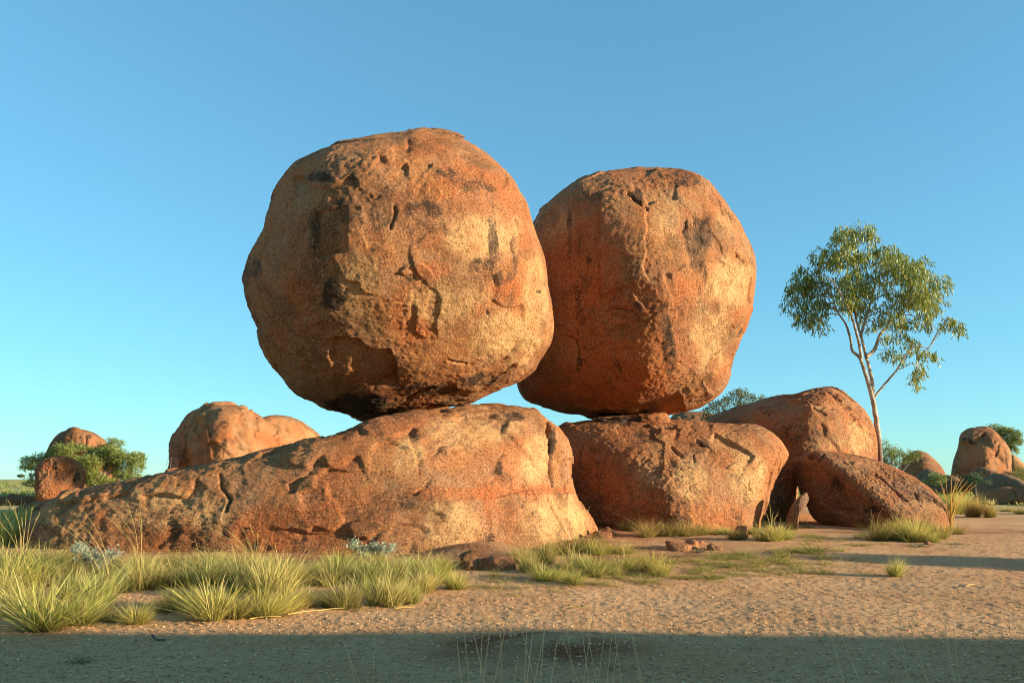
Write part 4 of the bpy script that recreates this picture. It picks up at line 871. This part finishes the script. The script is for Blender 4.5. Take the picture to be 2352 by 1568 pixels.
# ------------------------------------------------------------------ trees and bushes
def leaves_mesh(name, P, D, L, Wd, cols, seed, mat=M_LEAF):
    """narrow folded leaves at points P pointing along D"""
    r = np.random.RandomState(seed); n = len(P)
    D = D / (np.linalg.norm(D, axis=1)[:, None] + 1e-9)
    s = np.cross(D, r.normal(size=(n, 3))); s /= np.linalg.norm(s, axis=1)[:, None] + 1e-9
    L = (L * r.uniform(0.6, 1.25, n))[:, None]; W = (Wd * r.uniform(0.7, 1.2, n))[:, None]
    bend = np.cross(D, s) * L * r.uniform(-0.18, 0.18, (n, 1))
    V = np.stack([P, P + D * L * 0.45 + s * W * 0.5 + bend * 0.6, P + D * L * 0.45 - s * W * 0.5 + bend * 0.6, P + D * L + bend * 0.2], 1).reshape(-1, 3)
    b = (np.arange(n) * 4)[:, None, None]
    T = (np.array([[0, 2, 1], [1, 2, 3]])[None] + b).reshape(-1, 3)
    cols = np.asarray(cols); m = r.uniform(0, 1, n) ** 1.2
    c = cols[0] * (1 - m[:, None]) + cols[1] * m[:, None]
    yl = r.uniform(0, 1, n) < 0.12
    c[yl] = cols[2]
    c = np.repeat(c * r.uniform(0.75, 1.2, (n, 1)), 4, 0)
    return mesh_np(name, V, T, mat, False, {'tint': c})

def tree(name, label, cat, Y, base, limbs, clumps, nper, leaf, cols, bark, droop=1.0, seed=0, depth=1.0, twigs=5, group=None, spray=0.28, deep=None):
    """limbs: list of (pixel path, radius0, radius1); clumps: (px, py, r_px)"""
    r = np.random.RandomState(seed); k = Y / F
    B = at(base[0], base[1], Y); B[2] = gz(B[0], B[1]); B[2] -= 0.05
    root = thing(name, label, cat, B, group)
    pts = []
    for i, (path, r0, r1) in enumerate(limbs):
        off = np.linspace(0, r.uniform(-0.5, 0.5) * depth, len(path)) if i else np.zeros(len(path))
        if deep: off = np.linspace(0, deep[i], len(path))
        W = np.array([at(x, y, Y + o) for (x, y), o in zip(path, off)])
        if i == 0: W[0] = B
        C = curve_pts(W, 5); C = C + 0.25 * r1 * r.normal(size=C.shape) * (np.arange(len(C)) > 0)[:, None]
        V, Fq = tube([(C - B, np.linspace(r0, r1, len(C)))], 8)
        link('trunk' if i == 0 else 'limb', mesh_np('limb', V, Fq, bark, True), root)
        pts.append(C)
    allp = np.concatenate(pts)
    LP, LD, TW = [], [], []
    for (cx, cy, rp) in clumps:
        R_ = rp * k
        c = at(cx, cy, Y); c = c + np.array([0, r.uniform(-1, 1) * depth * min(1.5, 1.2 * R_ + 0.4), 0])
        q = allp[np.argmin(((allp - c) ** 2).sum(1) + 0.6 * np.maximum(0, allp[:, 2] - c[2]))]
        mid = (q + c) / 2 + r.normal(size=3) * 0.08 * np.linalg.norm(c - q) + np.array([0, 0, 0.08 * np.linalg.norm(c - q)])
        TW.append((curve_pts([q, mid, c], 4), np.linspace(0.022, 0.008, 9) * (R_ / 0.5 + 0.3)))
        n = max(3, int(nper * (rp / 40.0) ** 2))
        for j in range(n):
            d = r.normal(size=3); d /= np.linalg.norm(d); d *= R_ * r.uniform(0.25, 1.0) ** 0.6
            d[2] *= 0.9; d[1] *= 1.1
            e = c + d
            if j < twigs: TW.append((curve_pts([c, (c + e) / 2 + np.array([0, 0, 0.12 * R_]), e], 3), np.linspace(0.008, 0.003, 7) * (R_ / 0.5 + 0.3)))
            hang = np.array([d[0] * 0.5, d[1] * 0.5, -droop * 0.5 * R_]) ; hang = hang / (np.linalg.norm(hang) + 1e-6)
            m = r.randint(6, 12)
            t = r.uniform(0, 1, m)[:, None]
            P = e + hang * spray * t * r.uniform(0.6, 1.2) + r.normal(size=(m, 3)) * 0.05 * spray / 0.35
            LP.append(P)
            LD.append(np.array([0, 0, -droop]) + r.normal(size=(m, 3)) * (0.45 if droop > 0.5 else 1.0) + hang * 0.4)
    LP = np.concatenate(LP); LD = np.concatenate(LD)
    V, Fq = tube([(a - B, b) for a, b in TW], 5)
    link('branches', mesh_np('branches', V, Fq, bark, True), root)['kind'] = 'stuff'
    link('crown', leaves_mesh('crown', LP - B, LD, np.full(len(LP), leaf[0]), np.full(len(LP), leaf[1]), cols, seed), root)
    return root
def t7(pts): return tr(1751.4, 459.4, 0.4028, pts)
gl = [([(670, 1700), (668, 1500), (664, 1400), (655, 1300), (640, 1200), (622, 1110), (610, 1070), (580, 970), (552, 895), (512, 860), (502, 790), (470, 700), (430, 640), (400, 560)], 0.10, 0.02),
      ([(632, 1160), (628, 1060), (612, 970), (590, 890), (566, 790), (548, 730), (530, 660), (528, 560), (540, 400), (520, 290)], 0.062, 0.016),
      ([(566, 905), (548, 810), (525, 720), (500, 640), (450, 540), (380, 440)], 0.05, 0.018),
      ([(592, 895), (640, 850), (665, 780), (720, 705), (770, 655), (850, 560), (900, 480)], 0.065, 0.02),
      ([(636, 1125), (700, 1045), (760, 975), (800, 910), (830, 865), (880, 835), (950, 845)], 0.038, 0.012),
      ([(765, 968), (810, 952), (850, 930), (880, 950)], 0.018, 0.008),
      ([(560, 775), (600, 640), (640, 480), (650, 330)], 0.05, 0.016)]
clumps = [(470, 170, 60), (440, 230, 70), (540, 190, 55), (350, 320, 85), (420, 330, 80), (280, 390, 70), (260, 470, 75), (215, 560, 60), (240, 650, 55), (310, 680, 55), (330, 580, 80), (340, 450, 90), (480, 290, 60), (590, 220, 40),
          (650, 260, 55), (740, 270, 65), (810, 310, 70), (690, 370, 80), (850, 400, 70), (780, 440, 90), (960, 400, 55), (990, 470, 60), (1020, 540, 50), (910, 540, 80), (970, 600, 55), (820, 560, 80), (740, 570, 80), (640, 480, 80), (570, 410, 75),
          (450, 470, 85), (520, 540, 75), (600, 600, 65), (430, 580, 70), (640, 690, 45), (700, 660, 55), (830, 660, 55), (930, 680, 50), (1050, 715, 45), (1090, 730, 30), (990, 700, 30), (720, 850, 38), (740, 900, 28), (830, 800, 35), (800, 760, 40),
          (900, 820, 35), (960, 855, 40), (985, 880, 25), (850, 980, 35), (885, 950, 30), (875, 1020, 28), (180, 480, 25), (680, 790, 28), (560, 330, 50), (880, 350, 40)]
GUM = [(0.11, 0.15, 0.025), (0.38, 0.39, 0.07), (0.50, 0.40, 0.08)]
tree('gum_tree', 'slender gum tree with pale forked trunk and drooping olive leaves', 'tree', 25.5, t7([(670, 1720)])[0],
     [(t7(p), a, b) for p, a, b in gl], sp_(t7, 0.4028, [(x, y, q, q) for x, y, q in clumps]) and [t7([(x, y)])[0] + (q * 0.4028,) for x, y, q in clumps], 115, (0.17, 0.036), GUM, M_GUM, droop=1.0, seed=3, depth=0.9, twigs=4,
     deep=[0, 0.3, -0.9, 0.8, -0.4, -0.3, 0.5])
BUSH = [(0.12, 0.15, 0.03), (0.30, 0.33, 0.07), (0.40, 0.38, 0.10)]
DARKB = [(0.05, 0.08, 0.035), (0.10, 0.14, 0.05), (0.18, 0.2, 0.07)]
tree('spreading_bush', 'wide green spreading bush around the brown rounded boulder on the left', 'bush', 37.5, (232, 1160),
     [([(232, 1160), (232, 1120), (238, 1090), (246, 1060), (252, 1030)], 0.10, 0.03), ([(236, 1095), (215, 1070), (190, 1055), (165, 1045)], 0.06, 0.02), ([(232, 1110), (255, 1082), (275, 1076), (300, 1065)], 0.06, 0.02),
      ([(232, 1118), (260, 1105), (285, 1108), (300, 1112)], 0.05, 0.02), ([(230, 1115), (180, 1085), (120, 1070), (80, 1062)], 0.06, 0.015), ([(246, 1060), (250, 1015), (249, 1003)], 0.02, 0.008)],
     [(160, 1035, 18), (175, 1025, 12), (140, 1040, 16), (190, 1040, 18), (210, 1045, 20), (200, 1065, 22), (225, 1060, 20), (215, 1085, 20), (240, 1045, 16), (255, 1020, 14), (262, 1032, 12), (250, 1010, 7), (270, 1050, 16), (285, 1040, 12), (290, 1055, 18), (310, 1050, 16), (318, 1058, 12), (300, 1072, 16), (280, 1085, 16), (300, 1095, 12),
      (245, 1075, 16), (235, 1100, 18), (205, 1105, 16), (255, 1108, 14), (265, 1095, 12), (90, 1052, 14), (75, 1056, 10), (65, 1072, 11), (85, 1068, 14), (75, 1092, 10), (72, 1108, 10), (120, 1048, 12), (225, 1030, 12), (300, 1108, 9), (205, 1105, 10), (255, 1062, 12)],
     700, (0.12, 0.035), BUSH, M_BARK, droop=0.0, seed=5, depth=0.8, twigs=3, spray=0.2)
tree('wispy_bush', 'leafy bush behind the large whaleback granite dome', 'bush', 36, (1680, 1160),
     [([(1680, 1160), (1682, 1050), (1690, 960), (1700, 920)], 0.09, 0.02), ([(1682, 1040), (1660, 970), (1645, 935)], 0.05, 0.015), ([(1682, 1030), (1710, 950), (1735, 915)], 0.05, 0.015)],
     [(1640, 930, 14), (1628, 940, 10), (1655, 922, 13), (1690, 905, 14), (1705, 900, 12), (1718, 908, 12), (1740, 914, 12), (1665, 945, 14), (1690, 930, 16), (1720, 925, 13), (1700, 950, 14), (1622, 950, 8), (1640, 955, 14), (1750, 915, 6), (1672, 915, 9)],
     330, (0.13, 0.035), [(0.10, 0.12, 0.06), (0.22, 0.24, 0.12), (0.3, 0.3, 0.15)], M_BARK, droop=0.3, seed=6, depth=0.6, twigs=5, spray=0.25)
tree('wispy_bush', 'leafy bush growing behind the tall blunt boulder', 'bush', 64, (2310, 1115),
     [([(2310, 1115), (2310, 1060), (2306, 1010), (2300, 990)], 0.14, 0.03), ([(2310, 1050), (2322, 1020), (2328, 1005)], 0.07, 0.02)],
     [(2285, 985, 9), (2298, 984, 9), (2310, 988, 10), (2322, 993, 10), (2332, 1000, 9), (2300, 1000, 12), (2318, 1008, 13), (2332, 1015, 8), (2322, 1024, 10), (2326, 1034, 8), (2310, 1018, 12), (2278, 978, 5)],
     760, (0.2, 0.06), BUSH, M_BARK, droop=0.2, seed=7, depth=0.6, twigs=4, spray=0.3)
tree('wispy_bush', 'feathery yellow green bush between the gum tree and the egg shaped dome', 'bush', 30, (2055, 1150),
     [([(2055, 1150), (2052, 1090), (2048, 1060), (2044, 1035)], 0.05, 0.012), ([(2053, 1100), (2070, 1065), (2078, 1045)], 0.03, 0.008), ([(2054, 1100), (2090, 1062), (2100, 1042)], 0.03, 0.008), ([(2053, 1095), (2034, 1060), (2028, 1030)], 0.03, 0.008)],
     [(2030, 1030, 8), (2036, 1045, 10), (2045, 1035, 8), (2050, 1050, 12), (2065, 1045, 10), (2075, 1048, 8), (2040, 1065, 14), (2060, 1068, 12), (2028, 1060, 10), (2090, 1052, 8), (2100, 1045, 8), (2106, 1052, 7), (2080, 1062, 8), (2098, 1058, 8), (2030, 1020, 5)],
     520, (0.09, 0.022), BUSH, M_BARK, droop=-0.5, seed=8, depth=0.5, twigs=8, spray=0.22)
for bx, by, Y, lab in [(2150, 1100, 48, 'low green bush at the foot of the egg shaped dome'), (2340, 1090, 58, 'dry twiggy bush before the pale rounded rock'), (2240, 1100, 45, 'dark green low bush beside the long dark rock')]:
    tree('low_bush', lab, 'bush', Y, (bx, by + 25), [([(bx, by + 25), (bx, by + 10), (bx + 2, by)], 0.05, 0.01)],
         [(bx - 10, by, 10), (bx + 8, by - 2, 10), (bx, by - 6, 8), (bx - 18, by + 6, 8), (bx + 18, by + 6, 9), (bx, by + 8, 12)], 620, (0.12, 0.035), BUSH if by < 1100 or bx < 2200 else DARKB, M_BARK, droop=-0.2, seed=bx, depth=0.5, twigs=4, spray=0.2)
for px, lab in [(48, 'tiny flat topped tree alone on the far left horizon'), (112, 'tiny low tree beside the brown boulder on the far horizon')]:
    tree('distant_tree', lab, 'tree', 420, (px, 1102), [([(px, 1102), (px, 1097), (px, 1094)], 0.12, 0.05)], [(px - 4, 1093, 3.2), (px, 1091.5, 3.4), (px + 4, 1093, 3.2)], 6000, (0.5, 0.25), DARKB, M_BARK, droop=0.0, seed=px, depth=0.2, twigs=2, spray=0.5)
SAGE = [(0.26, 0.29, 0.19), (0.42, 0.44, 0.30), (0.5, 0.48, 0.32)]
tree('saltbush', 'grey leaved shrub among the grass near the low end of the sloping rock', 'shrub', 11.2, (225, 1330),
     [([(225, 1335), (220, 1300), (205, 1265)], 0.012, 0.004), ([(222, 1310), (240, 1290), (262, 1272)], 0.01, 0.003), ([(222, 1310), (195, 1280), (180, 1258)], 0.01, 0.003)],
     [(178, 1258, 12), (190, 1265, 12), (200, 1275, 12), (215, 1280, 12), (205, 1290, 12), (230, 1285, 14), (245, 1280, 12), (262, 1272, 10), (185, 1285, 12), (225, 1300, 14)],
     300, (0.035, 0.014), SAGE, M_BARK, droop=-0.3, seed=21, depth=0.2, twigs=5, spray=0.08)
tree('saltbush', 'grey leaved shrub above the tussocks in front of the sloping rock face', 'shrub', 11.9, (858, 1320),
     [([(858, 1320), (856, 1290), (850, 1262)], 0.012, 0.004), ([(857, 1300), (880, 1275), (900, 1260)], 0.01, 0.003), ([(857, 1300), (830, 1275), (810, 1252)], 0.01, 0.003)],
     [(808, 1250, 9), (820, 1258, 10), (835, 1262, 10), (850, 1258, 10), (865, 1262, 12), (880, 1258, 10), (895, 1262, 10), (905, 1258, 6), (858, 1275, 14), (875, 1275, 10), (840, 1275, 10)],
     300, (0.04, 0.016), SAGE, M_BARK, droop=-0.3, seed=22, depth=0.2, twigs=5, spray=0.08)
# dead shrub on the skyline
P0 = at(392, 1090, 30); r_ = np.random.RandomState(4); paths = []
B = P0.copy(); B[2] = gz(B[0], B[1])
tr_px = [(392, 1120), (391, 1085), (392, 1062), (394, 1050)]
main = curve_pts([at(x, y, 30) for x, y in tr_px], 4); main[0] = B; paths.append((main - B, np.linspace(0.03, 0.012, len(main))))
for a, b_, c in [((392, 1070), (384, 1062), (381, 1075)), ((393, 1060), (400, 1056), (406, 1068)), ((394, 1052), (402, 1052), (407, 1060)), ((392, 1066), (398, 1066), (402, 1078)), ((392, 1078), (386, 1072), (383, 1084)), ((393, 1056), (386, 1054), (383, 1062)), ((392, 1074), (397, 1074), (399, 1084))]:
    paths.append((curve_pts([at(*a, 30), at(*b_, 30), at(*c, 30)], 4) - B, np.linspace(0.012, 0.004, 9)))
V, Fq = tube(paths, 5)
tag(link('dead_shrub', mesh_np('dead_shrub', V, Fq, M_TWIG), None, B), 'bare dead shrub with drooping twigs against the sky above the sloping rock', 'shrub')

# ------------------------------------------------------------------ small stones, twigs, gravel
def small_rock(name, px, py, w, h, label, group=None, mat=M_ROCK_RED, seed=0):
    P = on_ground(px, py); k = P[1] / F
    a, b = w * k / 2, h * k
    s, T = ico(4); r = np.random.RandomState(seed); rot = r.uniform(-.4, .4)
    V = s * np.array([a, a * 0.8, b]); d = V / np.linalg.norm(V, axis=1)[:, None]
    e = 2.0 + r.rand() * 2
    V = s / (np.abs(s) ** e).sum(1)[:, None] ** (1 / e) * np.array([a, a * 0.8, b])
    V = V * (1 + 0.28 * fbm(s * 1.6 + seed * 3.1, 3))[:, None]
    for q in range(5):
        nrm = r.normal(size=3); nrm /= np.linalg.norm(nrm); nrm *= 1
        hh = (V / np.array([a, a, b])) @ nrm; cut = 0.72
        ex = np.maximum(hh - cut, 0)[:, None] * nrm * np.array([a, a, b]); V = V - ex * 0.85
    tone = np.zeros((len(V), 3)); tone[:, 1] = 0.5 * r.rand(); tone[:, 2] = 0.4 * r.rand()
    me = mesh_np(name, V, T, mat, True, {'tone': tone})
    o = link(name, me, None, (P[0], P[1], P[2])); o.rotation_euler[2] = r.uniform(-.5, .5)
    return tag(o, label, 'stone', group)
small_rock('stone', 1560, 1262, 62, 20, 'rough rust coloured stone on bare soil before the blocky rock', seed=1)
small_rock('stone', 1588, 1258, 44, 18, 'paler stone behind the rough rust coloured stone', seed=2, mat=M_ROCK)
small_rock('stone', 1641, 1262, 32, 13, 'flat dark red stone on bare soil before the blocky rock', seed=3)
small_rock('stone', 1610, 1255, 18, 12, 'little upright stone between the rust stone and flat red stone', seed=4)
small_rock('stone', 1703, 1236, 38, 26, 'wedge shaped orange stone between tussocks at the blocky rock foot', seed=5)
small_rock('stone', 1400, 1228, 32, 18, 'small stone in the shaded gap between the two base rocks', seed=6)
small_rock('stone', 1388, 1235, 46, 14, 'low rubble stone at the tip of the sloping rock', seed=7)
small_rock('stone', 1525, 1214, 80, 40, 'pale split stone fragment against the blocky rock behind grass', seed=8, mat=M_ROCK)
small_rock('stone', 1095, 1302, 80, 34, 'dark crumbling stone at the foot of the sloping rock', seed=9)
small_rock('stone', 1145, 1304, 90, 30, 'crumbling red stone beside the dark one below the sloping rock', seed=10)
small_rock('stone', 2130, 1250, 18, 8, 'small brown stone in front of the slab foot tussocks', seed=11)
P = on_ground(355, 1472)
c = curve_pts([P + np.array([-0.05, 0.05, 0.05]), P + np.array([-0.02, 0.03, 0.025]), P + np.array([0.03, 0, 0.012]), P + np.array([0.1, -0.01, 0.012])], 5) - P
V, Fq = tube([(c, np.array([0.003] + [0.009] * (len(c) - 2) + [0.002]))], 6)
tag(link('twig', mesh_np('twig', V, Fq, M_TWIG), None, P), 'curved dark twig lying on the shaded gravel', 'twig')
st = [(1125, 1428, 60, -0.16), (1330, 1398, 50, -0.1), (700, 1408, 60, 0.3), (760, 1402, 50, 0.2), (930, 1398, 40, 0.1), (1185, 1372, 50, -0.2), (1830, 1288, 40, -0.1), (2230, 1345, 36, 0.3), (2300, 1208, 60, -0.1), (610, 1420, 60, 0.15)]
for i, (px, py, w, tl) in enumerate(st):
    P = on_ground(px, py); L = w * P[1] / F
    c = curve_pts([(-L / 2, -tl * L * 1.5, 0.012), (0, 0.02 * L, 0.02), (L / 2, tl * L * 1.5, 0.012)], 4)
    V, Fq = tube([(c, np.linspace(0.006, 0.003, len(c)))], 5)
    me = mesh_np('straw_stem', V, Fq, M_GRASS, True, {'tint': np.tile(np.array(STRAW) * 1.15, (len(V), 1))})
    tag(link('straw_stem', me, None, P), 'fallen dry straw stem lying flat on the sunlit gravel', 'straw', 'fallen straw stems')

def gravel(n, y0, y1, smin, smax, seed, label):
    r = np.random.RandomState(seed)
    y = y0 * (y1 / y0) ** r.uniform(0, 1, n); x = r.uniform(-0.7, 0.7, n) * y
    z = ground_z(x, y) + 0.004
    sz = smin + (smax - smin) * r.uniform(0, 1, n) ** 4
    base = np.array([[1, 0, 0], [-1, 0, 0], [0, 1, 0], [0, -1, 0], [0, 0, 1], [0, 0, -0.6]], float)
    a = r.uniform(0, 6.28, n); ca, sa = np.cos(a), np.sin(a)
    V = base[None] * (sz[:, None, None] * r.uniform(0.6, 1.3, (n, 6, 1))) * np.array([1, 1, 0.75])
    X = V[..., 0] * ca[:, None] - V[..., 1] * sa[:, None]; Yy = V[..., 0] * sa[:, None] + V[..., 1] * ca[:, None]
    V = np.stack([X + x[:, None], Yy + y[:, None], V[..., 2] + z[:, None]], -1).reshape(-1, 3)
    T = np.array([[0, 2, 4], [2, 1, 4], [1, 3, 4], [3, 0, 4], [2, 0, 5], [1, 2, 5], [3, 1, 5], [0, 3, 5]])
    T = (T[None] + (np.arange(n) * 6)[:, None, None]).reshape(-1, 3)
    c = np.array([[0.62, 0.33, 0.15], [0.55, 0.26, 0.11], [0.66, 0.41, 0.22], [0.38, 0.18, 0.09]])[r.randint(0, 4, n)] * r.uniform(0.8, 1.15, (n, 1))
    me = mesh_np('gravel', V, T, M_PEBBLE, False, {'tint': np.repeat(c, 6, 0)})
    o = link('gravel', me); o['kind'] = 'stuff'; o['label'] = label; o['category'] = 'gravel'
M_PEBBLE = leaf_material('pebble', 0.0, 0.9)
gravel(52000, 4.3, 17, 0.004, 0.016, 1, 'loose orange gravel strewn over the bare ground')

# far plain of low tussocks, too many to count
def far_plain(n, seed):
    r = np.random.RandomState(seed)
    d = 40 * (700 / 40) ** r.uniform(0, 1, n); a = np.radians(r.uniform(-42, 40, n)); x, y = d * np.sin(a), d * np.cos(a)
    z = ground_z(x, y, False); s_ = r.uniform(0.15, 0.42, n) * (1 + d / 400)
    b = 7
    az = r.uniform(0, 6.28, (n, b)); tl = r.uniform(0.1, 0.9, (n, b))
    L = s_[:, None] * r.uniform(0.6, 1.0, (n, b)); w = 0.12 * s_[:, None] * np.ones((1, b))
    dx, dy, dz = np.sin(tl) * np.cos(az) * L, np.sin(tl) * np.sin(az) * L, np.cos(tl) * L
    P = np.stack([x, y, z], -1)[:, None]
    sx, sy = -np.sin(az) * w, np.cos(az) * w
    v0 = P + np.stack([sx, sy, 0 * sx], -1); v1 = P - np.stack([sx, sy, 0 * sx], -1); v2 = P + np.stack([dx, dy, dz], -1)
    V = np.stack([v0, v1, v2], 2).reshape(-1, 3); T = np.arange(len(V)).reshape(-1, 3)
    pal = np.array([[0.46, 0.40, 0.15], [0.20, 0.23, 0.07], [0.60, 0.48, 0.2], [0.30, 0.30, 0.09]])[r.randint(0, 4, n)]
    me = mesh_np('plain_grass', V, T, M_GRASS, False, {'tint': np.repeat(pal, b * 3, 0)})
    o = link('plain_grass', me); o['kind'] = 'stuff'; o['label'] = 'low scrubby grass covering the distant plain'; o['category'] = 'grass'
far_plain(26000, 2)

# small tree added beyond the right edge of the view, its crown shades a strip of gravel
tree('added_shade_tree', 'unseen small leafy tree added to throw a strip of shade across the gravel', 'tree', 6.4, (1176 + 24.5 / 6.4 * F, 1500), [([(1176 + 24.5 / 6.4 * F, 1500), (1176 + 24.5 / 6.4 * F, 700), (1176 + 24.6 / 6.4 * F, 300)], 0.12, 0.05)],
     [(1176 + 24.5 / 6.4 * F + a, 560 + b, 120) for a, b in ((-60, 0), (80, 60), (0, -100), (60, -140), (-40, 120), (20, -60))], 14, (0.2, 0.06), GUM, M_GUM, droop=0.8, seed=77, depth=0.4, twigs=3)
